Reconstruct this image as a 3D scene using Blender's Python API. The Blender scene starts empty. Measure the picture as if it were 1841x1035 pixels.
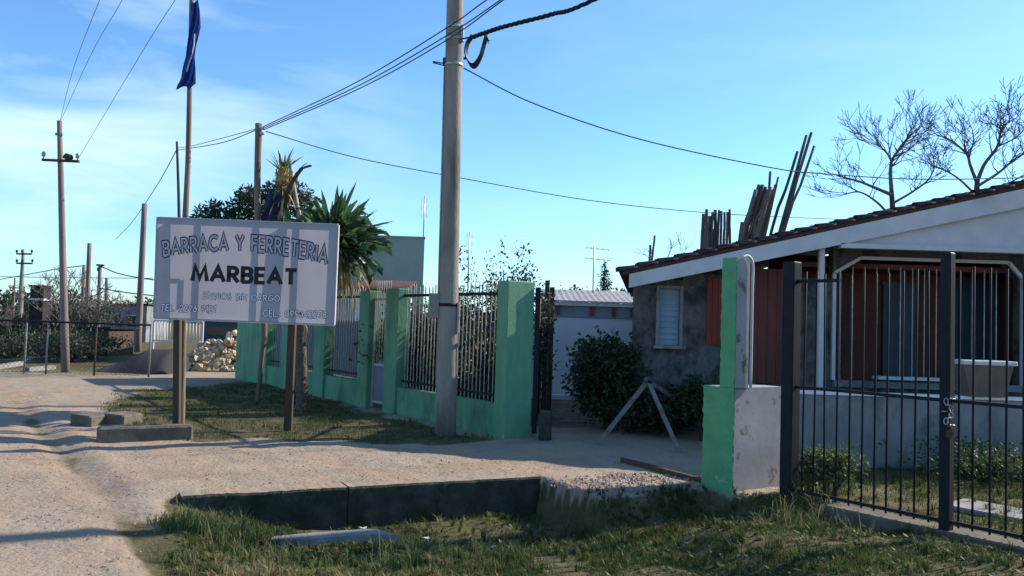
import bpy, math, random
import numpy as np
from mathutils import Vector, Matrix, noise as mnoise

random.seed(7)
rng = np.random.default_rng(7)
scene = bpy.context.scene
col = scene.collection
R = math.radians

# ------------------------------------------------------------------ camera
W, HP, F = 1841.0, 1035.0, 1500.0
EYE = 1.55
PITCH = math.atan(67.5 / F)
ROLL = R(1.8)
fw = Vector((0, math.cos(PITCH), math.sin(PITCH)))
r0 = Vector((1, 0, 0))
u0 = Vector((0, -math.sin(PITCH), math.cos(PITCH)))
rt = r0 * math.cos(ROLL) + u0 * math.sin(ROLL)
up = u0 * math.cos(ROLL) - r0 * math.sin(ROLL)
cam_d = bpy.data.cameras.new('camera')
cam_d.sensor_width = 36.0
cam_d.lens = 36.0 * F / W
cam_d.clip_end = 4000
cam = bpy.data.objects.new('camera', cam_d)
col.objects.link(cam)
M = Matrix((( rt.x, up.x, -fw.x, 0), (rt.y, up.y, -fw.y, 0), (rt.z, up.z, -fw.z, EYE), (0, 0, 0, 1)))
cam.matrix_world = M
scene.camera = cam

# ------------------------------------------------------------------ sun and sky
SUN_AZ, SUN_EL = R(62), R(31)          # azimuth from +Y towards +X
sdir = Vector((math.sin(SUN_AZ) * math.cos(SUN_EL), math.cos(SUN_AZ) * math.cos(SUN_EL), math.sin(SUN_EL)))
sl = bpy.data.lights.new('sun', 'SUN')
sl.energy = 5.0
sl.angle = R(0.5)
sl.color = (1.0, 0.89, 0.76)
so = bpy.data.objects.new('sun', sl)
so.rotation_euler = sdir.to_track_quat('Z', 'Y').to_euler()
so.location = (20, 12, 20)
col.objects.link(so)

world = bpy.data.worlds.new('World')
scene.world = world
world.use_nodes = True
wn, wl = world.node_tree.nodes, world.node_tree.links
wn.clear()
wo = wn.new('ShaderNodeOutputWorld')
bg = wn.new('ShaderNodeBackground')
bg.inputs['Strength'].default_value = 0.125
sky = wn.new('ShaderNodeTexSky')
sky.sky_type = 'NISHITA'
sky.sun_disc = False
sky.sun_elevation = SUN_EL
sky.sun_rotation = SUN_AZ
sky.altitude = 0
sky.air_density = 1.0
sky.dust_density = 0.25
sky.ozone_density = 1.6
tint = wn.new('ShaderNodeMix'); tint.data_type = 'RGBA'; tint.blend_type = 'MULTIPLY'
tint.inputs[0].default_value = 1.0
tint.inputs[7].default_value = (0.57, 0.85, 1.10, 1)
wl.new(sky.outputs[0], tint.inputs[6])
# thin cirrus
tc = wn.new('ShaderNodeTexCoord')
mp = wn.new('ShaderNodeMapping')
mp.inputs['Scale'].default_value = (1.6, 1.6, 7.0)
mp.inputs['Rotation'].default_value = (0.0, R(14), 0.3)
wl.new(tc.outputs['Generated'], mp.inputs['Vector'])
nz = wn.new('ShaderNodeTexNoise')
nz.inputs['Scale'].default_value = 1.7
nz.inputs['Detail'].default_value = 7
nz.inputs['Roughness'].default_value = 0.52
nz.inputs['Distortion'].default_value = 0.35
wl.new(mp.outputs[0], nz.inputs['Vector'])
cr = wn.new('ShaderNodeValToRGB')
cr.color_ramp.elements[0].position = 0.40
cr.color_ramp.elements[1].position = 0.72
wl.new(nz.outputs['Fac'], cr.inputs[0])
# the bank of cirrus lies to the west
dt = wn.new('ShaderNodeVectorMath'); dt.operation = 'DOT_PRODUCT'
dt.inputs[1].default_value = Vector((-0.62, 0.76, 0.20)).normalized()
nrm = wn.new('ShaderNodeVectorMath'); nrm.operation = 'NORMALIZE'
wl.new(tc.outputs['Generated'], nrm.inputs[0])
wl.new(nrm.outputs[0], dt.inputs[0])
mr = wn.new('ShaderNodeMapRange')
mr.inputs['From Min'].default_value = 0.84
mr.inputs['From Max'].default_value = 1.0
mr.inputs['To Min'].default_value = 0.14
mr.inputs['To Max'].default_value = 1.0
wl.new(dt.outputs['Value'], mr.inputs['Value'])
mm = wn.new('ShaderNodeMath'); mm.operation = 'MULTIPLY'
wl.new(cr.outputs[0], mm.inputs[0]); wl.new(mr.outputs[0], mm.inputs[1])
mm2 = wn.new('ShaderNodeMath'); mm2.operation = 'MULTIPLY'; mm2.inputs[1].default_value = 0.95
wl.new(mm.outputs[0], mm2.inputs[0])
cm = wn.new('ShaderNodeMix'); cm.data_type = 'RGBA'
wl.new(mm2.outputs[0], cm.inputs[0])
wl.new(tint.outputs[2], cm.inputs[6])
cm.inputs[7].default_value = (4.6, 5.9, 6.6, 1)
wl.new(cm.outputs[2], bg.inputs['Color'])
wl.new(bg.outputs[0], wo.inputs['Surface'])

scene.view_settings.view_transform = 'Standard'
scene.view_settings.look = 'None'
scene.view_settings.gamma = 1
scene.view_settings.exposure = 0.75
scene.view_settings.use_curve_mapping = False

# ------------------------------------------------------------------ placing helpers
def ray(px, py):
    return fw + rt * ((px - W / 2) / F) - up * ((py - HP / 2) / F)
def P(px, py, Y):                       # world point at depth Y seen at a photo pixel
    d = ray(px, py)
    return Vector((0, 0, EYE)) + d * (Y / d.y)
def G(px, py, z=0.0):                   # world point on level z
    d = ray(px, py)
    return Vector((0, 0, EYE)) + d * ((z - EYE) / d.z)
def V2(v): return np.array((v.x, v.y))

# ------------------------------------------------------------------ materials
MATS = {}
def mat(name, a, b=None, scale=6.0, rough=0.8, bump=0.0, bscale=40.0, metal=0.0, c=None, cscale=1.2, cpos=(0.5, 0.7),
        trans=0.0, stretch=(1, 1, 1), spec=0.3, randv=0.0):
    if name in MATS: return MATS[name]
    m = bpy.data.materials.new(name); m.use_nodes = True
    n, l = m.node_tree.nodes, m.node_tree.links
    bs = n['Principled BSDF']
    bs.inputs['Roughness'].default_value = rough
    bs.inputs['Metallic'].default_value = metal
    bs.inputs['Specular IOR Level'].default_value = spec
    geo = n.new('ShaderNodeNewGeometry')
    mpn = n.new('ShaderNodeMapping'); mpn.inputs['Scale'].default_value = stretch
    l.new(geo.outputs['Position'], mpn.inputs['Vector'])
    b = b or tuple(x * 0.7 for x in a)
    t1 = n.new('ShaderNodeTexNoise'); t1.inputs['Scale'].default_value = scale
    t1.inputs['Detail'].default_value = 6; t1.inputs['Roughness'].default_value = 0.6
    l.new(mpn.outputs[0], t1.inputs['Vector'])
    r1 = n.new('ShaderNodeValToRGB')
    r1.color_ramp.elements[0].position = 0.32; r1.color_ramp.elements[1].position = 0.68
    r1.color_ramp.elements[0].color = (*b, 1); r1.color_ramp.elements[1].color = (*a, 1)
    l.new(t1.outputs['Fac'], r1.inputs[0])
    out = r1.outputs[0]
    if c is not None:
        t2 = n.new('ShaderNodeTexNoise'); t2.inputs['Scale'].default_value = cscale
        t2.inputs['Detail'].default_value = 5; t2.inputs['Roughness'].default_value = 0.65
        l.new(mpn.outputs[0], t2.inputs['Vector'])
        r2 = n.new('ShaderNodeValToRGB')
        r2.color_ramp.elements[0].position = cpos[0]; r2.color_ramp.elements[1].position = cpos[1]
        l.new(t2.outputs['Fac'], r2.inputs[0])
        mx = n.new('ShaderNodeMix'); mx.data_type = 'RGBA'
        l.new(r2.outputs[0], mx.inputs[0]); l.new(out, mx.inputs[6]); mx.inputs[7].default_value = (*c, 1)
        out = mx.outputs[2]
    if randv:
        gi = n.new('ShaderNodeObjectInfo')
        hv = n.new('ShaderNodeHueSaturation')
        mrr = n.new('ShaderNodeMapRange')
        mrr.inputs['To Min'].default_value = 1 - randv; mrr.inputs['To Max'].default_value = 1 + randv
        l.new(gi.outputs['Random'], mrr.inputs['Value']); l.new(mrr.outputs[0], hv.inputs['Value'])
        l.new(out, hv.inputs['Color']); out = hv.outputs[0]
    l.new(out, bs.inputs['Base Color'])
    if bump:
        t3 = n.new('ShaderNodeTexNoise'); t3.inputs['Scale'].default_value = bscale
        t3.inputs['Detail'].default_value = 5
        l.new(mpn.outputs[0], t3.inputs['Vector'])
        bp = n.new('ShaderNodeBump'); bp.inputs['Strength'].default_value = bump; bp.inputs['Distance'].default_value = 0.02
        l.new(t3.outputs['Fac'], bp.inputs['Height']); l.new(bp.outputs[0], bs.inputs['Normal'])
    if trans:
        tr = n.new('ShaderNodeBsdfTranslucent')
        l.new(out, tr.inputs['Color'])
        ms = n.new('ShaderNodeMixShader'); ms.inputs[0].default_value = trans
        l.new(bs.outputs[0], ms.inputs[1]); l.new(tr.outputs[0], ms.inputs[2])
        l.new(ms.outputs[0], n['Material Output'].inputs['Surface'])
    MATS[name] = m
    return m

concrete = mat('concrete', (0.27, 0.265, 0.25), (0.18, 0.178, 0.17), 5, 0.85, 0.35, 60, c=(0.10, 0.098, 0.09), cscale=2.2, cpos=(0.52, 0.75))
pole_conc = mat('pole_concrete', (0.27, 0.245, 0.215), (0.175, 0.16, 0.142), 4, 0.9, 0.35, 50, c=(0.095, 0.088, 0.078), cscale=2.5, cpos=(0.48, 0.70), stretch=(1, 1, 0.25))
brown_conc = mat('brown_concrete', (0.155, 0.135, 0.11), (0.09, 0.08, 0.065), 6, 0.95, 0.5, 40, c=(0.05, 0.05, 0.04), cscale=2.2, cpos=(0.5, 0.75))
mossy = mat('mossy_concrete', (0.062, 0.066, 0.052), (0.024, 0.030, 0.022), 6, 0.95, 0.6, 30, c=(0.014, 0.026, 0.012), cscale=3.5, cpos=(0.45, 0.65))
green = mat('green_paint', (0.120, 0.295, 0.172), (0.082, 0.232, 0.136), 2.2, 0.7, 0.35, 22, c=(0.050, 0.135, 0.088), cscale=2.6, cpos=(0.50, 0.72), stretch=(1, 1, 0.45))
green_worn = mat('worn_green_paint', (0.105, 0.33, 0.155), (0.075, 0.265, 0.120), 5, 0.65, 0.3, 30, c=(0.30, 0.32, 0.27), cscale=4.0, cpos=(0.66, 0.70))
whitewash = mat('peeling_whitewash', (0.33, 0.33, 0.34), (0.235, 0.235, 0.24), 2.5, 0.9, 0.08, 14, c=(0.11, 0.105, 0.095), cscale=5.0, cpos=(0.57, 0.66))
white_wall = mat('white_wall_paint', (0.76, 0.75, 0.75), (0.66, 0.655, 0.655), 2, 0.9, 0.2, 30, c=(0.32, 0.31, 0.27), cscale=1.6, cpos=(0.62, 0.80))
low_wall_m = mat('weathered_render', (0.25, 0.255, 0.26), (0.16, 0.163, 0.165), 2.5, 0.9, 0.35, 30, c=(0.07, 0.07, 0.068), cscale=2.4, cpos=(0.5, 0.72), stretch=(1, 1, 0.6))
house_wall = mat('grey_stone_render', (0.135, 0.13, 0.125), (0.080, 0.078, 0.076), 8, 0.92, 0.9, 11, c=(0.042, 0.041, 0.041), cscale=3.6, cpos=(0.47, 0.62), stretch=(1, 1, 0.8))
red_wall = mat('brick_red_paint', (0.165, 0.050, 0.036), (0.105, 0.034, 0.027), 3, 0.75, 0.2, 30, c=(0.07, 0.026, 0.022), cscale=2.2, cpos=(0.5, 0.75), stretch=(1, 1, 0.4))
red_panel = mat('orange_red_paint', (0.24, 0.045, 0.024), (0.17, 0.034, 0.02), 3, 0.7, 0.1, 30)
white_paint = mat('white_paint', (0.56, 0.56, 0.57), (0.46, 0.46, 0.47), 3, 0.6, 0.08, 30, c=(0.30, 0.295, 0.28), cscale=2.0, cpos=(0.6, 0.85))
bar_white = mat('offwhite_iron', (0.50, 0.475, 0.43), (0.32, 0.30, 0.265), 12, 0.55, c=(0.12, 0.065, 0.04), cscale=9, cpos=(0.62, 0.74))
iron = mat('black_iron', (0.014, 0.017, 0.023), (0.009, 0.011, 0.014), 10, 0.55, 0.1, 60, c=(0.035, 0.018, 0.011), cscale=7, cpos=(0.6, 0.75), spec=0.14)
steel = mat('galvanised_steel', (0.42, 0.43, 0.44), (0.30, 0.31, 0.32), 8, 0.45, metal=0.6)
rust = mat('rusty_steel', (0.12, 0.06, 0.035), (0.05, 0.03, 0.02), 14, 0.85, 0.3, 50)
wood = mat('weathered_wood', (0.20, 0.155, 0.12), (0.11, 0.085, 0.065), 9, 0.85, 0.4, 40, stretch=(1, 1, 0.12))
wood_grey = mat('grey_wood', (0.20, 0.195, 0.185), (0.12, 0.115, 0.11), 14, 0.85, 0.3, 40, c=(0.07, 0.065, 0.06), cscale=6, cpos=(0.5, 0.7))
green_chip = mat('chipped_green_paint', (0.130, 0.31, 0.182), (0.086, 0.240, 0.140), 2.2, 0.65, 0.35, 22, c=(0.42, 0.45, 0.40), cscale=1.25, cpos=(0.665, 0.685), stretch=(5, 5, 1.4))
wood_dark = mat('dark_wood', (0.085, 0.058, 0.042), (0.045, 0.032, 0.025), 9, 0.85, 0.4, 40, stretch=(1, 1, 0.12))
wood_pale = mat('pale_wood', (0.44, 0.38, 0.30), (0.28, 0.235, 0.18), 9, 0.8, 0.3, 40, stretch=(1, 1, 0.12), c=(0.10, 0.08, 0.06), cscale=4, cpos=(0.6, 0.7))
pole_wood = mat('pole_wood', (0.235, 0.185, 0.165), (0.14, 0.115, 0.105), 9, 0.85, 0.35, 40, stretch=(1, 1, 0.1))
timber = mat('timber_poles', (0.15, 0.115, 0.095), (0.075, 0.06, 0.052), 9, 0.9, 0.3, 40, stretch=(1, 1, 0.2), randv=0.35)
tile_m = mat('roof_tile_clay', (0.075, 0.042, 0.038), (0.042, 0.028, 0.028), 9, 0.9, 0.4, 40, c=(0.03, 0.03, 0.03), cscale=4, randv=0.3)
red_tile = mat('red_tiles', (0.07, 0.030, 0.025), (0.045, 0.022, 0.020), 6, 0.85, 0.3, 30)
grey_green = mat('grey_green_render', (0.29, 0.345, 0.315), (0.25, 0.30, 0.275), 1.4, 0.9, 0.1, 20, c=(0.205, 0.245, 0.225), cscale=0.6)
fibre = mat('fibre_cement', (0.34, 0.34, 0.34), (0.22, 0.22, 0.225), 3, 0.9, 0.2, 20)
blue_wall = mat('pale_blue_render', (0.16, 0.20, 0.245), (0.125, 0.16, 0.20), 2, 0.9)
shutter = mat('blue_grey_shutter', (0.24, 0.34, 0.43), (0.19, 0.28, 0.36), 4, 0.6)
dark_door = mat('dark_blue_door', (0.045, 0.075, 0.10), (0.03, 0.05, 0.07), 4, 0.5)
glass_m = mat('dark_glass', (0.02, 0.028, 0.035), (0.015, 0.02, 0.025), 4, 0.08, spec=0.6)
cable_m = mat('black_cable', (0.015, 0.017, 0.022), (0.01, 0.011, 0.013), 20, 0.5)
wire_m = mat('wire_green_black', (0.02, 0.045, 0.045), (0.012, 0.028, 0.028), 20, 0.5)
porcelain = mat('insulator_glass', (0.30, 0.38, 0.40), (0.24, 0.30, 0.32), 20, 0.25, spec=0.6)
flag_m = mat('blue_flag_cloth', (0.014, 0.045, 0.24), (0.010, 0.03, 0.16), 8, 0.85, 0.25, 60, trans=0.35)
flag_white = mat('white_flag_stripe', (0.55, 0.57, 0.62), (0.45, 0.47, 0.52), 8, 0.85, trans=0.3)
leaf_dark = mat('dark_leaf', (0.040, 0.070, 0.026), (0.013, 0.028, 0.014), 30, 0.5, trans=0.25, spec=0.4)
leaf_mid = mat('mid_leaf', (0.065, 0.105, 0.034), (0.038, 0.068, 0.026), 7, 0.6, trans=0.3)
leaf_grey = mat('grey_leaf', (0.065, 0.080, 0.050), (0.040, 0.052, 0.034), 7, 0.65, trans=0.25)
conifer_m = mat('conifer_needles', (0.030, 0.055, 0.040), (0.020, 0.038, 0.030), 6, 0.7)
bark = mat('bark', (0.085, 0.07, 0.06), (0.045, 0.037, 0.033), 14, 0.95, 0.6, 30)
twig_m = mat('bare_twigs', (0.145, 0.12, 0.11), (0.09, 0.075, 0.07), 10, 0.9)
palm_bark = mat('yucca_bark', (0.17, 0.135, 0.095), (0.055, 0.045, 0.035), 22, 0.95, 0.9, 26, stretch=(1, 1, 2.2))
yucca_m = mat('yucca_leaf', (0.105, 0.185, 0.075), (0.060, 0.115, 0.052), 5, 0.45, trans=0.25, spec=0.5, randv=0.45)
yucca_dry = mat('dry_yucca_leaf', (0.40, 0.32, 0.14), (0.25, 0.19, 0.085), 5, 0.8, trans=0.25, randv=0.3)
straw = mat('straw_ball', (0.48, 0.34, 0.13), (0.30, 0.20, 0.08), 12, 0.9, 0.5, 40)
blue_rag = mat('blue_plastic_rag', (0.018, 0.030, 0.085), (0.012, 0.020, 0.05), 9, 0.6, trans=0.2)
grit = mat('grey_grit', (0.040, 0.041, 0.046), (0.024, 0.025, 0.030), 30, 0.95, 0.7, 60)
rubble_m = mat('rubble', (0.56, 0.415, 0.25), (0.36, 0.245, 0.135), 3, 0.9, 0.4, 30, c=(0.62, 0.53, 0.39), cscale=1.5, randv=0.4)
brick_m = mat('old_brick', (0.045, 0.036, 0.036), (0.026, 0.023, 0.024), 9, 0.95, 0.3, 30, randv=0.25)
planter_m = mat('terracotta_concrete', (0.17, 0.13, 0.105), (0.11, 0.088, 0.075), 5, 0.9, 0.3, 30)
stone_m = mat('pebble', (0.36, 0.29, 0.24), (0.24, 0.195, 0.16), 18, 0.9, 0.2, 60)
fill_print = mat('banner_fill_print', (0.55, 0.545, 0.58), (0.52, 0.515, 0.55), 4, 0.6, trans=0.3)
black_print = mat('black_print', (0.012, 0.014, 0.022), (0.010, 0.012, 0.018), 4, 0.6)
navy_print = mat('navy_print', (0.030, 0.032, 0.085), (0.025, 0.027, 0.07), 4, 0.6)
white_print = mat('white_print', (0.78, 0.78, 0.80), (0.74, 0.74, 0.76), 4, 0.6, trans=0.15)
banner = mat('white_banner', (0.40, 0.39, 0.425), (0.355, 0.345, 0.38), 1.5, 0.6, trans=0.35)
grass_m = mat('grass_blades', (0.085, 0.118, 0.030), (0.038, 0.066, 0.018), 5.5, 0.75, trans=0.3, c=(0.18, 0.160, 0.065), cscale=2.6, cpos=(0.54, 0.70))
grass_dry = mat('dry_grass_blades', (0.30, 0.245, 0.125), (0.17, 0.15, 0.07), 3, 0.8, trans=0.3, c=(0.10, 0.12, 0.035), cscale=1.4, cpos=(0.5, 0.66))
weed_m = mat('weed_leaves', (0.11, 0.155, 0.05), (0.06, 0.095, 0.032), 5, 0.65, trans=0.3)

# ------------------------------------------------------------------ mesh building
ORG = {}
def tag(o, label=None, cat=None, group=None, kind=None):
    if label: o['label'] = label
    if cat: o['category'] = cat
    if group: o['group'] = group
    if kind: o['kind'] = kind
    return o
def empty(name, loc, label, cat, group=None):
    o = bpy.data.objects.new(name, None)
    o.empty_display_size = 0.2
    col.objects.link(o)
    o.location = loc
    ORG[o.name] = Vector(loc)
    return tag(o, label, cat, group)
class MB:
    def __init__(s): s.v, s.f, s.sm = [], [], []
    def add(s, vs, fs, smooth=False):
        b = len(s.v)
        s.v += [tuple(v) for v in vs]
        s.f += [tuple(i + b for i in f) for f in fs]
        s.sm += [smooth] * len(fs)
        return s
    def box(s, c, size, ax=None, bev=0.0):
        c = Vector(c)
        X, Y, Z = ax or (Vector((1, 0, 0)), Vector((0, 1, 0)), Vector((0, 0, 1)))
        h = [k / 2 for k in size]
        if bev <= 0:
            vs = [c + X * (sx * h[0]) + Y * (sy * h[1]) + Z * (sz * h[2]) for sz in (-1, 1) for sy in (-1, 1) for sx in (-1, 1)]
            return s.add(vs, [(0, 2, 3, 1), (4, 5, 7, 6), (0, 1, 5, 4), (2, 6, 7, 3), (0, 4, 6, 2), (1, 3, 7, 5)])
        # chamfered vertical edges and top
        bx, by = h[0], h[1]
        ring = [(-bx + bev, -by), (bx - bev, -by), (bx, -by + bev), (bx, by - bev), (bx - bev, by), (-bx + bev, by), (-bx, by - bev), (-bx, -by + bev)]
        ring2 = [(x * (1 - bev / bx), y * (1 - bev / by)) for x, y in ring]
        vs = [c + X * x + Y * y - Z * h[2] for x, y in ring] + [c + X * x + Y * y + Z * (h[2] - bev) for x, y in ring] + [c + X * x + Y * y + Z * h[2] for x, y in ring2]
        fs = [tuple(reversed(range(8))), tuple(range(16, 24))]
        for k in (0, 8):
            fs += [(k + i, k + (i + 1) % 8, k + 8 + (i + 1) % 8, k + 8 + i) for i in range(8)]
        return s.add(vs, fs)
    def bar(s, a, b, w, d=None, upv=Vector((0, 0, 1))):   # rectangular bar from a to b
        a, b = Vector(a), Vector(b)
        Z = (b - a); L = Z.length; Z = Z / L
        X = Z.cross(upv)
        if X.length < 1e-4: X = Z.cross(Vector((0, 1, 0)))
        X.normalize(); Y = Z.cross(X)
        return s.box((a + b) / 2, (w, d or w, L), (X, Y, Z))
    def tube(s, pts, rad, n=8, caps=True, smooth=True, wob=0.0):
        pts = [Vector(p) for p in pts]
        if not hasattr(rad, '__len__'): rad = [rad] * len(pts)
        vs, fs = [], []
        t = (pts[1] - pts[0]).normalized()
        x = t.cross(Vector((0.3, 0.9, 0.1)))
        if x.length < 1e-3: x = t.cross(Vector((1, 0, 0)))
        x.normalize()
        for i, p in enumerate(pts):
            t = (pts[min(i + 1, len(pts) - 1)] - pts[max(i - 1, 0)]).normalized()
            x = (x - t * x.dot(t)).normalized(); y = t.cross(x)
            for k in range(n):
                a = 2 * math.pi * k / n
                rr = rad[i] * (1 + (random.uniform(-wob, wob) if wob else 0))
                vs.append(p + (x * math.cos(a) + y * math.sin(a)) * rr)
        for i in range(len(pts) - 1):
            for k in range(n):
                fs.append((i * n + k, i * n + (k + 1) % n, (i + 1) * n + (k + 1) % n, (i + 1) * n + k))
        s.add(vs, fs, smooth)
        if caps:
            b = len(s.v) - len(vs)
            s.f += [tuple(b + k for k in reversed(range(n))), tuple(b + (len(pts) - 1) * n + k for k in range(n))]
            s.sm += [False, False]
        return s
    def prism(s, poly, ax, ay, o, depth, dv):            # 2-D polygon extruded along dv
        o = Vector(o)
        a = [o + ax * x + ay * y for x, y in poly]
        b = [p + dv * depth for p in a]
        n = len(poly)
        return s.add(a + b, [tuple(range(n)), tuple(reversed(range(n, 2 * n)))] + [(i, i + n, (i + 1) % n + n, (i + 1) % n) for i in range(n)])
    def build(s, name, m, parent=None, world=None, kind=None):
        me = bpy.data.meshes.new(name)
        o0 = Vector((0, 0, 0))
        if parent is not None: o0 = ORG[parent.name]
        elif world is not None: o0 = Vector(world)
        me.from_pydata([(v[0] - o0.x, v[1] - o0.y, v[2] - o0.z) for v in s.v], [], s.f)
        me.polygons.foreach_set('use_smooth', s.sm)
        me.materials.append(m)
        me.update()
        import bmesh
        bm = bmesh.new(); bm.from_mesh(me)
        bmesh.ops.recalc_face_normals(bm, faces=bm.faces)
        bm.to_mesh(me); bm.free()
        o = bpy.data.objects.new(name, me)
        col.objects.link(o)
        if parent is not None:
            o.parent = parent
        elif world is not None:
            o.location = o0
        ORG[o.name] = o0
        if kind: o['kind'] = kind
        return o
def piece(name, me, parent, wloc, rot=(0, 0, 0), sc=(1, 1, 1)):
    o = bpy.data.objects.new(name, me)
    col.objects.link(o)
    o.parent = parent
    o.location = Vector(wloc) - ORG[parent.name]
    o.rotation_euler = rot
    o.scale = sc
    ORG[o.name] = Vector(wloc)
    return o
def fastmesh(name, verts, faces_n, idx, m, smooth=False):     # numpy mesh, faces all of size faces_n
    me = bpy.data.meshes.new(name)
    nv = len(verts); nf = len(idx) // faces_n
    me.vertices.add(nv); me.vertices.foreach_set('co', np.asarray(verts, np.float32).ravel())
    me.loops.add(nf * faces_n); me.loops.foreach_set('vertex_index', np.asarray(idx, np.int32))
    me.polygons.add(nf)
    me.polygons.foreach_set('loop_start', np.arange(0, nf * faces_n, faces_n, dtype=np.int32))
    me.polygons.foreach_set('use_smooth', np.full(nf, smooth))
    me.materials.append(m)
    me.update(calc_edges=True); me.validate()
    return me
def spline(pts, n=10):
    pts = [Vector(p) for p in pts]
    ext = [pts[0] * 2 - pts[1]] + pts + [pts[-1] * 2 - pts[-2]]
    out = []
    for i in range(1, len(ext) - 2):
        p0, p1, p2, p3 = ext[i - 1:i + 3]
        for k in range(n):
            t = k / n
            out.append(0.5 * ((2 * p1) + (p2 - p0) * t + (2 * p0 - 5 * p1 + 4 * p2 - p3) * t * t + (3 * p1 - p0 - 3 * p2 + p3) * t ** 3))
    out.append(pts[-1])
    return out
def leaf_cloud(clumps, n, size, aspect=0.45, seed=0, shell=0.45, droop=0.0):
    """numpy leaf quads spread through ellipsoid clumps [(centre, radii)]"""
    g = np.random.default_rng(seed)
    vol = np.array([r[0] * r[1] * r[2] for _, r in clumps]) ** 0.75
    k = g.choice(len(clumps), n, p=vol / vol.sum())
    C = np.array([tuple(c) for c, _ in clumps])[k]; Rr = np.array([r for _, r in clumps])[k]
    d = g.normal(size=(n, 3)); d /= np.linalg.norm(d, axis=1)[:, None]
    rad = (shell + (1 - shell) * g.random(n) ** 0.8) * (1 + 0.10 * g.normal(size=n))
    c = C + d * Rr * rad[:, None]
    a = d * 0.6 + g.normal(size=(n, 3)) * 0.7; a[:, 2] -= droop
    a /= np.linalg.norm(a, axis=1)[:, None]
    b = np.cross(a, g.normal(size=(n, 3))); b /= np.linalg.norm(b, axis=1)[:, None]
    s = size * (0.6 + 0.8 * g.random(n))[:, None]
    nn = np.cross(a, b)
    v = np.stack([c, c + a * s * 0.5 + b * s * aspect * 0.5 + nn * s * 0.08, c + a * s, c + a * s * 0.5 - b * s * aspect * 0.5 + nn * s * 0.08], 1).reshape(-1, 3)
    return v, np.arange(n * 4)
def link_mesh(name, me, parent, kind=None):
    o = bpy.data.objects.new(name, me); col.objects.link(o)
    if parent is not None:
        o.parent = parent
        ORG[o.name] = ORG[parent.name]
    if kind: o['kind'] = kind
    return o
def crown(parent, clumps, n, size, m, seed, aspect=0.45, shell=0.45, name='crown', droop=0.0):
    v, i = leaf_cloud(clumps, n, size, aspect, seed, shell, droop)
    v = v - np.array(tuple(ORG[parent.name]))
    return link_mesh(name, fastmesh(name, v, 4, i, m), parent)

# ------------------------------------------------------------------ street geometry from the photo
FP0 = G(905, 789); FP1 = G(450, 686)
dvec = (FP1 - FP0); dvec.z = 0; dvec.normalize()          # along the fence, away from the camera
mvec = Vector((-dvec.y * -1, dvec.x * -1, 0)); mvec = Vector((dvec.y, -dvec.x, 0))   # from the street into the yard
UP = Vector((0, 0, 1))
def T(px, base=FP0, dirv=dvec):                             # distance along a line at which it is seen at column px
    d = ray(px, 640 )
    # horizontal column plane through the camera: solve (base + t*dir) parallel to d in xy
    return (base.x * d.y - base.y * d.x) / (dirv.y * d.x - dirv.x * d.y)
HA, HB = G(325, 893), G(968, 858)                           # top edge of the culvert headwall
hvec = (HB - HA).normalized(); HL = (HB - HA).length
hn = Vector((hvec.y, -hvec.x, 0))                           # towards the camera

def sstep(a, b, x): 
    t = np.clip((x - a) / (b - a), 0, 1); return t * t * (3 - 2 * t)
_e0, _e1, _e2 = G(985, 895), G(1268, 874), G(1420, 906)
def _uv(p): return ((p.x - HA.x) * hvec.x + (p.y - HA.y) * hvec.y, (p.x - HA.x) * hn.x + (p.y - HA.y) * hn.y)
_EU = [-2.0, 0.0, HL - .01, HL + .10] + [_uv(q)[0] for q in (_e1, _e2)] + [HL + 8]
_EV = [0.0, 0.0, 0.0, _uv(_e0)[1]] + [_uv(q)[1] for q in (_e1, _e2)] + [_uv(_e2)[1]]
def height(x, y):
    x = np.asarray(x, float); y = np.asarray(y, float)
    rx, ry = x - HA.x, y - HA.y
    u = rx * hvec.x + ry * hvec.y
    v = rx * hn.x + ry * hn.y
    ve = np.interp(u, _EU, _EV)
    d = v - ve
    wall = (u < HL - .02)
    drop = np.where(wall, sstep(-.16, -.06, d), sstep(-.05, .55, d))
    near = 2.3 + .12 * np.sin(u * 2.3) + .25 * sstep(1.6, 0, u) - .45 * sstep(HL - .6, HL + .8, u)
    rise = sstep(near * .45, near, d)
    across = sstep(-0.55, 1.3, u) * (1 - sstep(HL + 1.2, HL + 2.3, u))
    z = (-0.36 * drop * (1 - rise) - .20 * drop * rise) * across * (1 - sstep(HL - .2, HL + .6, u) * sstep(.5, 1.3, d) * .8)
    ac = (x - FP0.x) * mvec.x + (y - FP0.y) * mvec.y      # distance across the street, negative towards it
    for c_ in (-5.15, -6.55, -8.0):
        wv = .10 * np.sin(x * .8 + y * .5)
        z = z - .035 * np.exp(-((ac - c_ + wv) / .16) ** 2) + .016 * np.exp(-((ac - c_ + wv - .34) / .13) ** 2)
    z = z + 0.012 * np.sin(x * 1.7 + 0.6 * y) * np.sin(y * 1.3 - 0.4 * x) + 0.006 * np.sin(x * 5.1 + y * 2.2) * np.sin(y * 4.3)
    return z
def hz(p): return float(height(p[0], p[1]))
def inpoly(x, y, poly):
    x = np.asarray(x); y = np.asarray(y); c = np.zeros(x.shape, bool); n = len(poly)
    for i in range(n):
        x1, y1 = poly[i][:2]; x2, y2 = poly[(i + 1) % n][:2]
        cond = ((y1 > y) != (y2 > y)) & (x < (x2 - x1) * (y - y1) / (y2 - y1 + 1e-12) + x1)
        c ^= cond
    return c
def gp(*pts): return [tuple(G(a, b))[:2] for a, b in pts]
verge = gp((232, 782), (190, 742), (215, 705), (330, 694), (430, 690), (470, 690), (560, 712), (700, 752), (890, 792), (790, 800), (560, 792), (420, 789), (345, 793))
_h0, _h1 = HA + hn * .09 + hvec * .15, HB + hn * .09
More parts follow.
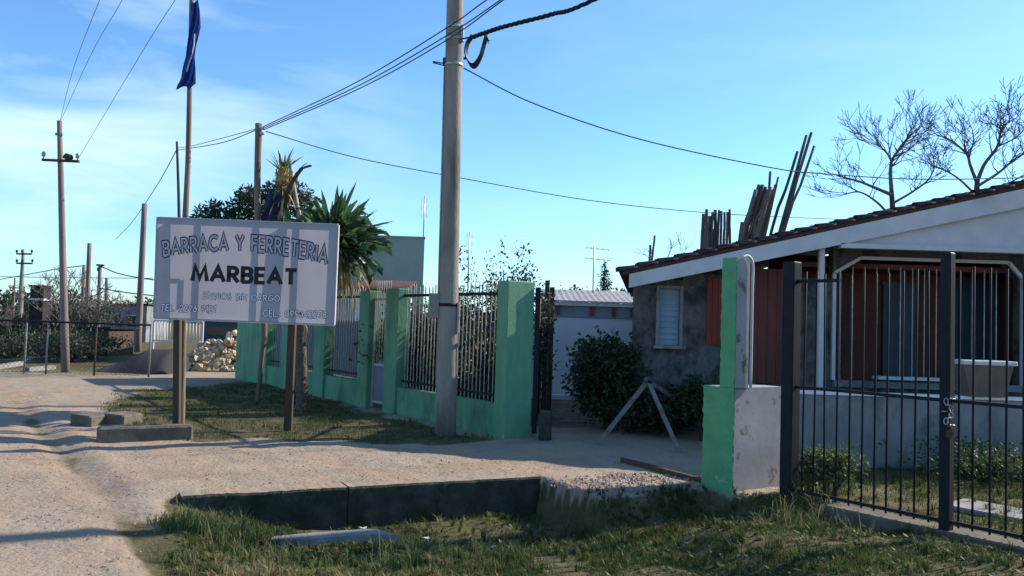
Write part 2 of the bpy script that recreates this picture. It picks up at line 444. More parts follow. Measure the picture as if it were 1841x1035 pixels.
fore = gp((300, 952)) + [(_h0.x, _h0.y), (_h1.x, _h1.y)] + gp((988, 902), (1130, 890), (1270, 878), (1405, 893), (1490, 918), (1600, 940), (1900, 1010), (1960, 1080), (1300, 1200), (880, 1100), (330, 1010))
yard = gp((1445, 815), (1560, 828), (1960, 838), (2050, 1010), (1700, 950), (1500, 916))
foredry = gp((290, 1000), (420, 975), (900, 985), (960, 1100), (330, 1100))

# ------------------------------------------------------------------ ground
def axis(lo, hi, step, far):
    a = np.arange(lo, hi + step / 2, step)
    ext = []; s = step; x = 0
    while x < far:
        s *= 1.28; x += s; ext.append(x)
    ext = np.array(ext)
    return np.concatenate([lo - ext[::-1], a, hi + ext])
gx = axis(-9, 6, 0.07, 900); gy = axis(4.2, 13, 0.07, 900)
X, Y = np.meshgrid(gx, gy)
Z = height(X, Y)
mic = np.zeros_like(Z)
near = (X > -9.5) & (X < 6.5) & (Y > 4) & (Y < 13.5)
idxs = np.argwhere(near)
for i, j in idxs:
    p = Vector((X[i, j], Y[i, j], 0))
    mic[i, j] = 0.014 * mnoise.noise(p * 1.9) + 0.010 * mnoise.noise(p * 4.7) + 0.006 * mnoise.noise(p * 9.5)
Z = Z + mic
nx, ny = len(gx), len(gy)
verts = np.stack([X.ravel(), Y.ravel(), Z.ravel()], 1)
a = (np.arange(ny - 1)[:, None] * nx + np.arange(nx - 1)[None, :]).ravel()
idx = np.stack([a, a + 1, a + nx + 1, a + nx], 1).ravel()
gm = bpy.data.materials.new('packed_dirt'); gm.use_nodes = True
me = fastmesh('ground', verts, 4, idx, gm, True)
_jx, _jy = X + .14 * np.sin(Y * 7.1) + .07 * np.sin(X * 17 + Y * 11), Y + .11 * np.sin(X * 6.3) + .06 * np.sin(X * 13 - Y * 15)
gmask = (inpoly(_jx, _jy, verge) | inpoly(_jx, _jy, fore) | inpoly(X, Y, yard)).astype(float)
far_grass = ((X * dvec.y - Y * dvec.x) > (FP0.x * dvec.y - FP0.y * dvec.x) + 0.5) & (Y > 13)
gmask = np.maximum(gmask, far_grass * 0.6)
gmask[(Y > 27)] = 0.8
gmask[(Y > 20.9) & (X < -9.2)] = 1.2  # shade past the chain-link is put into the colour as dark soil
for _ in range(4):
    gmask[1:-1, 1:-1] = (gmask[1:-1, 1:-1] * 2 + gmask[:-2, 1:-1] + gmask[2:, 1:-1] + gmask[1:-1, :-2] + gmask[1:-1, 2:]) / 6
trench = sstep(-.012, -.07, height(X, Y))  # ditch is turfed, and its shade is put into the dark soil colour
gmask = np.maximum(gmask, trench * 1.3)
ac_ = (X - FP0.x) * mvec.x + (Y - FP0.y) * mvec.y; wv_ = .10 * np.sin(X * .8 + Y * .5)
rutm = sum(np.exp(-((ac_ - c_ + wv_) / .2) ** 2) for c_ in (-5.15, -6.55, -8.0))
u_dr = (X - HA.x) * hn.x + (Y - HA.y) * hn.y
rutm = np.maximum(rutm * (Y > 2), sum(.8 * np.exp(-((u_dr - c_ + .06 * np.sin(X * 1.3)) / .17) ** 2) for c_ in (-.95, -2.3)) * (X > -3.5) * (X < 1.6) * (Y < 12))
at2 = me.attributes.new('rut', 'FLOAT', 'POINT'); at2.data.foreach_set('value', rutm.ravel().astype(np.float32))
at = me.attributes.new('turf_shade', 'FLOAT', 'POINT'); at.data.foreach_set('value', gmask.ravel().astype(np.float32))
n, l = gm.node_tree.nodes, gm.node_tree.links
bs = n['Principled BSDF']; bs.inputs['Roughness'].default_value = 0.95; bs.inputs['Specular IOR Level'].default_value = 0.15
geo = n.new('ShaderNodeNewGeometry')
def noise_n(scale, detail=6, rough=0.6, src=None):
    t = n.new('ShaderNodeTexNoise'); t.inputs['Scale'].default_value = scale; t.inputs['Detail'].default_value = detail; t.inputs['Roughness'].default_value = rough
    l.new(src or geo.outputs['Position'], t.inputs['Vector']); return t.outputs['Fac']
def ramp(src, p0, p1, c0=(0, 0, 0), c1=(1, 1, 1)):
    r = n.new('ShaderNodeValToRGB'); e = r.color_ramp.elements
    e[0].position, e[1].position = p0, p1; e[0].color, e[1].color = (*c0, 1), (*c1, 1)
    l.new(src, r.inputs[0]); return r.outputs[0]
def mixc(f, a, b):
    m = n.new('ShaderNodeMix'); m.data_type = 'RGBA'
    l.new(f, m.inputs[0])
    for s, k in ((a, 6), (b, 7)):
        if isinstance(s, tuple): m.inputs[k].default_value = (*s, 1)
        else: l.new(s, m.inputs[k])
    return m.outputs[2]
base = ramp(noise_n(1.3, 8, 0.65), 0.30, 0.72, (0.24, 0.187, 0.136), (0.40, 0.33, 0.250))
# wheel tracks follow the street
mpt = n.new('ShaderNodeMapping'); mpt.inputs['Rotation'].default_value = (0, 0, -math.atan2(dvec.y, dvec.x))
mpt.inputs['Scale'].default_value = (0.10, 1.6, 1)
vr = n.new('ShaderNodeVectorRotate'); vr.rotation_type = 'Z_AXIS'; vr.inputs['Angle'].default_value = -math.atan2(dvec.y, dvec.x)
l.new(geo.outputs['Position'], vr.inputs['Vector'])
mps = n.new('ShaderNodeMapping'); mps.inputs['Scale'].default_value = (0.14, 1.5, 1)
l.new(vr.outputs[0], mps.inputs['Vector'])
trk = ramp(noise_n(1.5, 4, 0.5, mps.outputs[0]), 0.45, 0.62)
base = mixc(trk, base, (0.35, 0.25, 0.172))
gr = ramp(noise_n(38, 5, 0.7), 0.52, 0.70)
big = ramp(noise_n(0.55, 6, 0.6), 0.46, 0.66)
base = mixc(big, base, (0.32, 0.268, 0.212))
dk = ramp(noise_n(2.6, 7, 0.7), 0.58, 0.72)
base = mixc(dk, base, (0.20, 0.15, 0.105))
base2 = mixc(gr, base, (0.20, 0.155, 0.122))
ra = n.new('ShaderNodeAttribute'); ra.attribute_name = 'rut'
rm = n.new('ShaderNodeMath'); rm.operation = 'MULTIPLY'
l.new(ra.outputs['Fac'], rm.inputs[0]); l.new(ramp(noise_n(2.2, 5, 0.6), 0.35, 0.6), rm.inputs[1])
base2 = mixc(rm.outputs[0], base2, (0.255, 0.195, 0.14))
soil = ramp(noise_n(3.5, 7, 0.65), 0.30, 0.70, (0.042, 0.048, 0.020), (0.15, 0.12, 0.06))
ta = n.new('ShaderNodeAttribute'); ta.attribute_name = 'turf_shade'
ad = n.new('ShaderNodeMath'); ad.operation = 'MULTIPLY_ADD'
l.new(noise_n(4.5, 5, 0.6), ad.inputs[0]); ad.inputs[1].default_value = 0.9; ad.inputs[2].default_value = -0.45
ad2 = n.new('ShaderNodeMath'); ad2.operation = 'ADD'
l.new(ad.outputs[0], ad2.inputs[0]); l.new(ta.outputs['Fac'], ad2.inputs[1])
tf = ramp(ad2.outputs[0], 0.30, 0.70)
colr = mixc(tf, base2, soil)
l.new(colr, bs.inputs['Base Color'])
bp = n.new('ShaderNodeBump'); bp.inputs['Strength'].default_value = 0.7; bp.inputs['Distance'].default_value = 0.03
hm = n.new('ShaderNodeMath'); hm.operation = 'MULTIPLY_ADD'; hm.inputs[1].default_value = 1.8
l.new(noise_n(5.5, 6, 0.6), hm.inputs[0]); l.new(noise_n(24, 8, 0.7), hm.inputs[2])
l.new(hm.outputs[0], bp.inputs['Height']); l.new(bp.outputs[0], bs.inputs['Normal'])
ground = link_mesh('ground', me, None, 'structure')

# ------------------------------------------------------------------ the grey-walled house with the tiled gable roof
HY = 12.9                                        # front wall plane
RY = 12.25                                       # plane of the verge board
hx0 = P(1140, 600, HY).x
house = empty('house', (hx0 + 3, HY, 0), 'low grey house with white gable, red porch and dark tiled roof', 'house')
hx1 = 13.0
def wallbox(x0, x1, y0, y1, z0, z1, m=house_wall, name='wall', b=None):
    return (b or MB()).box(((x0 + x1) / 2, (y0 + y1) / 2, (z0 + z1) / 2), (x1 - x0, y1 - y0, z1 - z0))
L0 = P(1120, 478, RY); L1 = P(1841, 322, RY)      # rake line, top of the tiles
rs = (L1.z - L0.z) / (L1.x - L0.x)
ridge_x = 9.2
def rake(x): return L0.z + (min(x, ridge_x) - L0.x) * rs - max(0, x - ridge_x) * rs
wz = P(1140, 492, HY).z
# wall left of the porch with its window opening
win = [P(1181, 513, HY), P(1226, 625, HY)]
wx0, wx1, wz1, wz0 = win[0].x, win[1].x, win[0].z, win[1].z
px0 = P(1497, 600, HY).x; px1 = P(1836, 600, HY).x
pz1 = P(1680, 468, HY).z; pz0 = P(1680, 688, HY).z
b = MB()
TH = 0.22
for (x0, x1, z0, z1) in ((hx0, wx0, 0, rake(hx0) - .30), (wx0, wx1, 0, wz0), (wx0, wx1, wz1, rake(wx0) - .30), (wx1, px0, 0, rake(wx1) - .30)):
    wallbox(x0, x1, HY, HY + TH, z0, z1, b=b)
wallbox(px0, px1, HY, HY + TH, 0, pz0, b=b)
wallbox(px0, px1, HY, HY + TH, pz1, rake(px0) - .28, b=b)
wallbox(px1, hx1, HY, HY + TH, 0, rake(px0) - .28, b=b)
b.prism([(0, 0), (TH, 0), (TH, rake(hx0) - .3), (0, rake(hx0) - .3)], Vector((1, 0, 0)), UP, (hx0 + .02, HY + TH, 0), 6.6, Vector((.17, 1, 0)))
b.prism([(0, 0), (TH, 0), (TH, rake(hx1) - .3), (0, rake(hx1) - .3)], Vector((1, 0, 0)), UP, (hx1 - TH, HY + TH, 0), 6.6, Vector((.17, 1, 0)))
wallbox(hx0 + TH + 1.2, hx1 - TH + 1.1, 19.75, 19.95, 0, rake(hx0) - .30, b=b)
# chamfered upper corners of the porch opening
cw, chh = P(1545, 500, HY).x - px0, pz1 - P(1545, 492, HY).z
b.prism([(0, 0), (cw, 0), (0, -chh)], Vector((1, 0, 0)), UP, (px0, HY + .003, pz1), TH - .006, Vector((0, 1, 0)))
b.prism([(0, 0), (0, -chh), (-cw * .55, 0)], Vector((1, 0, 0)), UP, (px1, HY + .003, pz1), TH - .006, Vector((0, 1, 0)))
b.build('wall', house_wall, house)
# red room wall behind the opening, doors in it
RB = 14.1
b = MB(); wallbox(px0 - .6, px1 + .6, RB, RB + .12, 0, 2.9, b=b); wallbox(px0 - .6, px1 + .6, HY + TH, RB, 2.62, 2.7, b=b)
wallbox(px0 - .7, px0 - .6, HY + TH, RB, 0, 2.6, b=b); wallbox(px1 + .6, px1 + .7, HY + TH, RB, 0, 2.6, b=b)
b.build('porch_wall', red_wall, house)
for a0, a1, yt in ((1588, 1640, 512), (1702, 1790, 505)):
    q0, q1 = P(a0, 600, RB - .03), P(a1, 600, RB - .03); zt = P(a0, yt, RB).z
    b = MB(); b.box(((q0.x + q1.x) / 2, RB - .03, zt / 2), (q1.x - q0.x, .05, zt))
    dr = b.build('door', dark_door, house)
    fb = MB()
    for xx in (q0.x, q1.x): fb.box((xx, RB - .05, zt / 2), (.05, .06, zt))
    fb.box(((q0.x + q1.x) / 2, RB - .05, zt + .025), (q1.x - q0.x + .1, .06, .05))
    for k in range(3): fb.box(((q0.x + q1.x) / 2, RB - .06, zt * (.3 + .27 * k)), (q1.x - q0.x - .1, .02, .03))
    fb.build('frame', dark_door, dr)
# pale trim around the opening
b = MB(); tw = .045
trim = [(px0, pz0), (px0, pz1 - chh), (px0 + cw, pz1), (px1 - cw * .55, pz1), (px1, pz1 - chh), (px1, pz0)]
for (xa, za), (xb, zb) in zip(trim[:-1], trim[1:]):
    b.bar((xa, HY - .03, za), (xb, HY - .03, zb), .05, .055, Vector((0, 1, 0)))
b.build('trim', white_paint, house)
# window bars of the porch, each a piece
bm_ = MB(); bm_.tube([(0, 0, 0), (0, 0, 1)], .009, 6); tmp = bm_.build('window_bar', bar_white); bar_me = tmp.data
bpy.data.objects.remove(tmp)
for k in range(15):
    xx = px0 + .15 + k * (px1 - px0 - .3) / 14
    piece('window_bar', bar_me, house, (xx, HY + .09, pz0), (0, 0, 0), (1, 1, pz1 - pz0 - .12))
b = MB()
s0, s1 = P(1574, 676, HY - .12), P(1692, 682, HY - .12)
b.box(((s0.x + s1.x) / 2, HY - .11, pz0 + .06), (s1.x - s0.x, .26, .045), bev=.01)
b.build('sill', white_paint, house)
b = MB(); b.box(((px0 + px1) / 2, HY - .055, pz0 - .05), (px1 - px0, .105, .10)); b.build('porch_ledge', low_wall_m, house)
# left window: shutter with frame
b = MB(); b.box(((wx0 + wx1) / 2, HY + .10, (wz0 + wz1) / 2), (wx1 - wx0 - .06, .03, wz1 - wz0 - .04))
for k in range(10): b.box(((wx0 + wx1) / 2, HY + .078, wz0 + .06 + k * (wz1 - wz0 - .1) / 9.5), (wx1 - wx0 - .10, .018, .045))
sh = b.build('window', shutter, house)
b = MB()
for xx in (wx0 + .02, wx1 - .02): b.box((xx, HY + .05, (wz0 + wz1) / 2), (.045, .12, wz1 - wz0))
b.box(((wx0 + wx1) / 2, HY + .05, wz1 - .02), (wx1 - wx0 - .1, .12, .045))
b.build('frame', concrete, sh)
b = MB(); b.box(((wx0 + wx1) / 2, HY - .01, wz0 + .005), (wx1 - wx0 + .08, .16, .05)); b.build('window_sill', low_wall_m, house)
# orange-red painted panels on the wall
for a0, a1, t0, t1 in ((1272, 1312, 500, 620), (1348, 1412, 482, 690)):
    q0, q1 = P(a0, t0, HY - .02), P(a1, t1, HY - .02)
    b = MB(); b.box(((q0.x + q1.x) / 2, HY - .02, (q0.z + q1.z) / 2), (q1.x - q0.x, .04, q0.z - q1.z))
    for k in range(1, 4): b.box((q0.x + k * (q1.x - q0.x) / 4, HY - .045, (q0.z + q1.z) / 2), (.02, .02, q0.z - q1.z - .02))
    b.build('shutter', red_panel if a0 < 1300 else red_wall, house)
# white post of the porch
cpx = P(1479, 560, RY + .12)
b = MB(); b.box((cpx.x, RY + .2, (rake(cpx.x) - .32) / 2), (.085, .085, rake(cpx.x) - .32), bev=.012); b.build('porch_post', white_paint, house)
# white gable boarding with a bottom beam
g0 = P(1508, 436, RY + .1); gz = P(1680, 443, RY + .1).z
gxL = g0.x; gpoly = [(gxL, gz), (ridge_x * 2 - gxL, gz), (ridge_x * 2 - gxL, rake(gxL) - .26), (ridge_x, rake(ridge_x) - .26), (gxL, rake(gxL) - .26)]
b = MB(); b.prism(gpoly, Vector((1, 0, 0)), UP, (0, RY + .1, 0), .08, Vector((0, 1, 0))); b.build('gable', white_paint, house)
b = MB(); b.box(((gxL + hx1) / 2, RY + .07, gz - .035), (hx1 - gxL, .14, .07)); b.build('beam', white_paint, house)
# soffit, roof slab, verge boards
b = MB()
xe = L0.x
for xa, xb in ((xe, ridge_x), (ridge_x, 2 * ridge_x - xe)):
    za, zb = rake(xa) - .075, rake(xb) - .075
    vs = [(xa, RY + .02, za), (xb, RY + .02, zb), (xb + 1.3, 20.4, zb), (xa + 1.3, 20.4, za)]
    b.add([(x, y, z - .06) for x, y, z in vs] + vs, [(0, 1, 2, 3), (4, 7, 6, 5), (0, 4, 5, 1), (1, 5, 6, 2), (2, 6, 7, 3), (3, 7, 4, 0)])
roof = b.build('roof', tile_m, house)
b = MB()
for xa, xb in ((xe + .10, ridge_x), (ridge_x, 2 * ridge_x - xe - .1)):
    za, zb = rake(xa) - .14, rake(xb) - .14
    vs = [(xa, RY, za - .20), (xb, RY, zb - .30), (xb, RY, zb), (xa, RY, za)]
    b.add(vs + [(x, y + .045, z) for x, y, z in vs], [(0, 1, 2, 3), (4, 7, 6, 5), (0, 4, 5, 1), (1, 5, 6, 2), (2, 6, 7, 3), (3, 7, 4, 0)])
b.build('verge_board', white_paint, house)
# clay tiles along the verge: each its own piece; the rows behind joined
ang = math.atan(rs)
def tile_mesh():
    b = MB(); n = 7; vs = []; Lt = .36
    for s_, wdt in ((0, .105), (1, .085)):
        for rr in (wdt, wdt - .018):
            for k in range(n):
                a_ = math.pi * k / (n - 1)
                vs.append((s_ * Lt, math.cos(a_) * rr, math.sin(a_) * rr * .62 + (0.03 if s_ == 0 else 0)))
    fs = []
    for k in range(n - 1):
        fs += [(k, k + 1, 2 * n + k + 1, 2 * n + k), (n + k, 3 * n + k, 3 * n + k + 1, n + k + 1), (k, n + k, n + k + 1, k + 1), (2 * n + k, 2 * n + k + 1, 3 * n + k + 1, 3 * n + k)]
    b.add(vs, fs, True); return b
t_ = tile_mesh().build('tile', tile_m); tme = t_.data; bpy.data.objects.remove(t_)
ntile = int((ridge_x - xe) / (.30 * math.cos(ang)))
for row in range(2):
    for k in range(ntile):
        xx = xe - .05 + k * .30 * math.cos(ang)
        piece('tile', tme, roof, (xx, RY + .06 + row * .2, rake(xx) - .085 + random.uniform(-.005, .006)), (random.uniform(-.02, .02), -ang + random.uniform(-.015, .012), random.uniform(-.03, .03)))
b = MB()
tv = [tuple(v.co) for v in tme.vertices]; tf_ = [tuple(p.vertices) for p in tme.polygons]
ca, sa = math.cos(ang), math.sin(ang)
for row in range(2, 38):
    for k in range(0, ntile):
        xx = xe - .05 + k * .30 * ca; yy = RY + .06 + row * .2
        if yy > 20.3: continue
        b.add([(xx + .16 * (yy - RY) + x * ca - z * sa, yy + y, rake(xx) - .085 + x * sa + z * ca) for x, y, z in tv[:]], tf_[0::4], True)
b.build('tile_rows', tile_m, roof, kind='stuff')

# ------------------------------------------------------------------ green fence with off-white bars
def fp(t, off=0.0, z=0.0): return FP0 + dvec * t + mvec * off + Vector((0, 0, z))
FAX = (dvec, mvec, UP)
fence = empty('green_fence', fp(2), 'bright green garden fence of posts and low wall with off-white pointed bars', 'fence')
tn = 0.0
def post(t0, lt, w, h, name='post', m=green):
    b = MB(); b.box(fp(t0 + lt / 2, w / 2, h / 2 - .05), (lt, w, h + .1), FAX, bev=.012); return b.build(name, m, fence)
FT = lambda px: T(px)
# near end pillar, a little broader than the other posts
pl = post(0, .26, .46, 2.17, 'end_pillar', green_chip)
tA0, tA1 = FT(712), FT(690)
tB0, tB1 = FT(660), FT(643)
tC0, tC1 = FT(582), FT(563)
tD0, tD1 = FT(521), FT(504)
tE0, tE1 = FT(478), FT(424)
post(tA0, tA1 - tA0, .24, 2.12); post(tB0, tB1 - tB0, .24, 2.10)
post(tC0, tC1 - tC0, .24, 2.08); post(tD0, tD1 - tD0, .24, 2.05); post(tE0, tE1 - tE0, .5, 2.1, 'end_pillar')
bmsh = MB(); bmsh.tube([(0, 0, 0), (0, 0, .9), (0, 0, .965), (0, 0, 1)], [.0095, .0095, .013, .001], 6)
tmp = bmsh.build('bar', bar_white); fbar = tmp.data; bpy.data.objects.remove(tmp)
for (a0, a1) in ((.26, tA0), (tB1, tC0), (tC1, tD0), (tD1, tE0)):
    b = MB(); b.box(fp((a0 + a1) / 2, .12, .20), (a1 - a0, .16, .50), FAX, bev=.01); b.build('low_wall', green, fence)
    for z_, th_ in ((.56, .03), (2.0, .045)):
        b = MB(); b.box(fp((a0 + a1) / 2, .12, z_), (a1 - a0, .022, th_), FAX); b.build('rail', iron, fence)
    nb = max(2, int((a1 - a0) / .105))
    for k in range(nb):
        tt = a0 + (k + .5) * (a1 - a0) / nb
        piece('bar', fbar, fence, fp(tt + random.uniform(-.006, .006), .145, .46), (random.uniform(-.006, .006), random.uniform(-.006, .006), 0), (1, 1, 1.72 + random.uniform(-.03, .03)))
# pale corrugated sheet behind the far bars
for (a0, a1) in ((tB1 + .05, tC0 - .05), (tC1 + .05, tD0 - .05), (tD1 + .05, tE0 - .05)):
    b = MB(); nseg = int((a1 - a0) / .04); vs = []; fs = []
    for k in range(nseg + 1):
        o_ = .20 + .012 * math.sin(k * 1.5708)
        vs += [fp(a0 + k * (a1 - a0) / nseg, o_, .47), fp(a0 + k * (a1 - a0) / nseg, o_, 1.55)]
    fs = [(2 * k, 2 * k + 2, 2 * k + 3, 2 * k + 1) for k in range(nseg)]
    b.add(vs, fs); b.build('corrugated_sheet', blue_wall, fence)
# thin spikes over the near pillar (bars of the panel behind it)
# pedestrian gate between two posts
pg = empty('pedestrian_gate', fp((tA1 + tB0) / 2, .12), 'narrow off-white barred gate between two green fence posts', 'gate')
b = MB(); g0_, g1_ = tA1 + .02, tB0 - .02
for z_ in (.12, .78, 1.95): b.box(fp((g0_ + g1_) / 2, .12, z_), (g1_ - g0_, .03, .04), FAX)
for t_ in (g0_, g1_): b.box(fp(t_, .12, 1.0), (.035, .035, 1.95), FAX)
b.build('frame', bar_white, pg)
for k in range(7):
    piece('bar', fbar, pg, fp(g0_ + (k + .5) * (g1_ - g0_) / 7, .12, .78), (0, 0, 0), (1, 1, 1.5))
b = MB(); b.box(fp((g0_ + g1_) / 2, .13, .44), (g1_ - g0_, .012, .66), FAX); b.build('panel', blue_wall, pg)

# ------------------------------------------------------------------ right gate pillar
rc = G(1318, 884)                        # front corner
rp = empty('gate_pillar', rc, 'stepped gate pillar, worn green on its street face and peeling white beside it', 'pillar')
zt = P(1318, 462, rc.y).z; zs = P(1318, 697, rc.y).z
b = MB()
n1 = 9
def rough_box(b, o, la, lb, z0, z1, seed, amp=.012):
    # a box in (dvec, mvec) axes with chipped vertical edge rings
    rr = random.Random(seed); K = 14
    for i in range(K + 1):
        pass
    vs = []; fs = []
    for i in range(K + 1):
        z = z0 + (z1 - z0) * i / K
        j = [0.0] * 8
        q = [(0 , 0), (la, 0), (la, lb), (0, lb)]
        for (x, y), jx, jy in zip(q, j[:4], j[4:]):
            p = o + dvec * (x + jx) + mvec * (y + jy); vs.append((p.x, p.y, z))
    for i in range(K):
        for k in range(4): fs.append((4 * i + k, 4 * i + (k + 1) % 4, 4 * i + 4 + (k + 1) % 4, 4 * i + 4 + k))
    fs += [(3, 2, 1, 0), (4 * K, 4 * K + 1, 4 * K + 2, 4 * K + 3)]
    b.add(vs, fs)
def seglen(pxa, y): return abs(G(pxa, y).x - rc.x)
lgn = abs(T(1297, rc)) ; lgw = abs(T(1268, rc))
wtop = T(1346, rc, mvec); wlow = T(1407, rc, mvec)
b = MB(); rough_box(b, rc + dvec * .0, lgn, wtop, zs - .02, zt, 3, .003); rough_box(b, rc, lgw, wlow, -.1, zs, 5, .004)
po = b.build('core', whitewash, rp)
po.name = 'shaft'
b = MB()
def sheet(b, o, la, z0, z1, seed, K=20, amp=.02):
    rr = random.Random(seed); vs = []; fs = []
    for i in range(K + 1):
        z = z0 + (z1 - z0) * i / K
        e0 = rr.uniform(-.002, .006); e1 = la + rr.uniform(-amp, amp)
        for off in (-.016, -.002):
            for e in (e0, e1):
                p = o + dvec * e + mvec * off; vs.append((p.x, p.y, z))
    for i in range(K):
        k = 4 * i
        fs += [(k, k + 1, k + 5, k + 4), (k + 2, k + 6, k + 7, k + 3), (k, k + 4, k + 6, k + 2), (k + 1, k + 3, k + 7, k + 5)]
    fs += [(0, 2, 3, 1), (4 * K, 4 * K + 1, 4 * K + 3, 4 * K + 2)]
    b.add(vs, fs)
sheet(b, rc, lgn, zs, zt, 11, 34, .007); sheet(b, rc, lgw, -.1, zs - .003, 12, 30, .013)
b.build('green_face', green_worn, rp)
# bent white cable pipe over the pillar top
b = MB(); q = rc + mvec * (wtop + .012) - dvec * .02
b.tube(spline([q - mvec * (wtop * .8) + UP * (zt + .005), q - mvec * (wtop * .35) + UP * (zt + .02), q + UP * (zt - .06), q + UP * (zt - .35), q + UP * (zs + .0)], 6), .014, 7)
pipe = b.build('cable_pipe', white_paint, rp)

# sliding-gate track on the ground
ta_, tb_ = G(1118, 829), G(1264, 868)
td = (tb_ - ta_).normalized(); tax = (td, Vector((td.y, -td.x, 0)), UP)
b = MB(); b.box((ta_ + tb_) / 2 + UP * .02, ((tb_ - ta_).length, .05, .05), tax)
b.box((ta_ + tb_) / 2 + UP * .012 - tax[1] * .09, ((tb_ - ta_).length * .8, .03, .03), tax)
tr_ = b.build('gate_track', rust, None, (ta_ + tb_) / 2)
tag(tr_, 'dark rusty gate track lying across the sunlit gravel at the gateway', 'gate track')

# open gate leaf beside the left pillar
gl0 = FP0 + mvec * .52
gl = empty('open_gate', gl0, 'dark iron gate leaf swung open beside the wide green pillar', 'gate')
gd = (P(966, 640, 13).xy.to_3d()); gd = Vector((P(968, 640, 13).x - gl0.x, 13 - gl0.y, 0)).normalized()
b = MB()
b.bar(gl0 + UP * .05, gl0 + UP * 2.1, .07, .07)
b.bar(gl0 + gd * 2 + UP * .1, gl0 + gd * 2 + UP * 2.1, .05, .05)
for z_ in (.12, 1.05, 2.02): b.bar(gl0 + UP * z_, gl0 + gd * 2 + UP * z_, .04, .04)
b.bar(gl0 + UP * 1.25 , gl0 + UP * 1.25 + Vector((.16, -.02, 0)), .035, .03)
b.build('frame', iron, gl)
tmp = MB().tube([(0, 0, 0), (0, 0, 1)], .009, 6).build('bar', iron); ibar = tmp.data; bpy.data.objects.remove(tmp)
for k in range(1, 15): piece('bar', ibar, gl, gl0 + gd * (k * 2 / 15) + UP * .12, (0, 0, 0), (1, 1, 1.9))
gb = G(980, 792)
b = MB(); b.box(gb + UP * .19 + Vector((0, .1, 0)), (.17, .2, .42), bev=.02)
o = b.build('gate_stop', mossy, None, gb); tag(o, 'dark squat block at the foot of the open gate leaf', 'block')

# ------------------------------------------------------------------ black iron street fence on the right
i0, i1 = G(1440, 903), G(1841, 990)
iv = (i1 - i0); iv.z = 0; iv.normalize(); im = Vector((-iv.y, iv.x, 0))
IAX = (iv, im, UP)
irf = empty('iron_fence', i0, 'black iron bar fence on a concrete kerb with two square posts, nearest the camera', 'fence')
def ip(t, z=0.0, off=0.0): return i0 + iv * t + im * off + UP * z
tend = T(2150, i0, iv)
tp2 = T(1703, i0, iv)
zp1 = P(1425, 470, ip(-.08).y).z
tP1 = T(1422, i0, iv)
b = MB(); b.box(ip(tP1, zp1 / 2 - .05), (.13, .13, zp1 + .1), IAX, bev=.01)
p1o = b.build('post', iron, irf)
b = MB(); b.box(ip(tp2, 1.1), (.085, .085, 2.3), IAX, bev=.008); b.build('post', iron, irf)
for z_ in (.10, 1.06):
    b = MB(); b.box(ip((tP1 + tend) / 2, z_), (tend - tP1, .028, .028), IAX); b.build('rail', iron, irf)
b = MB(); b.box(ip(tP1 + .25, 2.05), (.5, .025, .03), IAX); b.build('rail', iron, irf)
tb = T(1443, i0, iv); k = 0
while tb < tend:
    if abs(tb - tp2) > .07:
        piece('bar', ibar, irf, ip(tb + random.uniform(-.008, .008), .06, .016), (random.uniform(-.008, .008), random.uniform(-.008, .008), 0), (1, 1, 2.06 + random.uniform(-.025, .03)))
    tb += .118
b = MB()
tk = T(1492, i0, iv)
b.box(ip((tk + tend) / 2, -.045, .06), (tend - tk, .26, .16), IAX, bev=.015); b.build('kerb', brown_conc, irf)
# chain and padlock round the post
lk = empty('gate_chain', ip(tp2 + .05, 1.0), 'rusty chain with padlock looped round the second iron post', 'chain')
b = MB()
for k in range(9):
    a_ = k * 2.4
    c_ = ip(tp2 + .04 + .03 * math.cos(a_), 1.08 - k * .026, -.055 + .012 * math.sin(a_))
    pts = [c_ + iv * (.017 * math.cos(q)) + (UP if k % 2 else im) * (.026 * math.sin(q)) for q in np.linspace(0, 2 * math.pi, 9)]
    b.tube(pts, .0055, 5)
b.build('links', steel, lk)
b = MB(); b.box(ip(tp2 + .05, .80, -.06), (.05, .02, .05), IAX, bev=.006)
b.tube([ip(tp2 + .035, .825, -.06), ip(tp2 + .037, .86, -.06), ip(tp2 + .063, .86, -.06), ip(tp2 + .065, .825, -.06)], .005, 5); b.build('padlock', rust, lk)

# low garden wall behind the fence
lw0, lw1 = G(1436, 828), G(1900, 838)
ly = 10.1
zl = P(1640, 714, ly).z
xL = P(1420, 700, ly).x
lw = empty('garden_wall', (xL + 3, ly, 0), 'low weathered grey wall running behind the black iron fence', 'wall')
b = MB(); b.box(((xL + 9.2) / 2, ly, zl / 2 - .05), (9.2 - xL, .16, zl + .1)); b.build('wall', low_wall_m, lw)
b = MB(); b.box(((xL + 9.2) / 2, ly, zl + .022), (9.2 - xL + .02, .20, .035), bev=.008); b.build('coping', white_wall, lw)
# tapered planter standing on it
pa, pb_ = P(1712, 645, ly), P(1808, 648, ly); pc, pd_ = P(1740, 712, ly), P(1790, 712, ly)
plo = empty('planter', ((pa.x + pb_.x) / 2, ly, zl + .04), 'tapered terracotta coloured planter trough standing on the low grey wall', 'planter')
b = MB(); z0_, z1_ = zl + .042, pa.z
for (xa, xb, z_, hy) in (): pass
vs = []
for z_, xa, xb, hy in ((z0_, pc.x - .05, pd_.x + .04, .14), (z1_ - .05, pa.x + .02, pb_.x - .03, .22)):
    vs += [(xa, ly - hy, z_), (xb, ly - hy, z_), (xb, ly + hy, z_), (xa, ly + hy, z_)]
b.add(vs, [(3, 2, 1, 0), (4, 5, 6, 7), (0, 1, 5, 4), (1, 2, 6, 5), (2, 3, 7, 6), (3, 0, 4, 7)]); b.build('trough', planter_m, plo)
b = MB(); b.box(((pa.x + pb_.x) / 2, ly, z1_ - .03), (pb_.x - pa.x, .50, .05), bev=.01); b.build('rim', white_paint, plo)  # rim coloured white to paint in the sunlight on its top

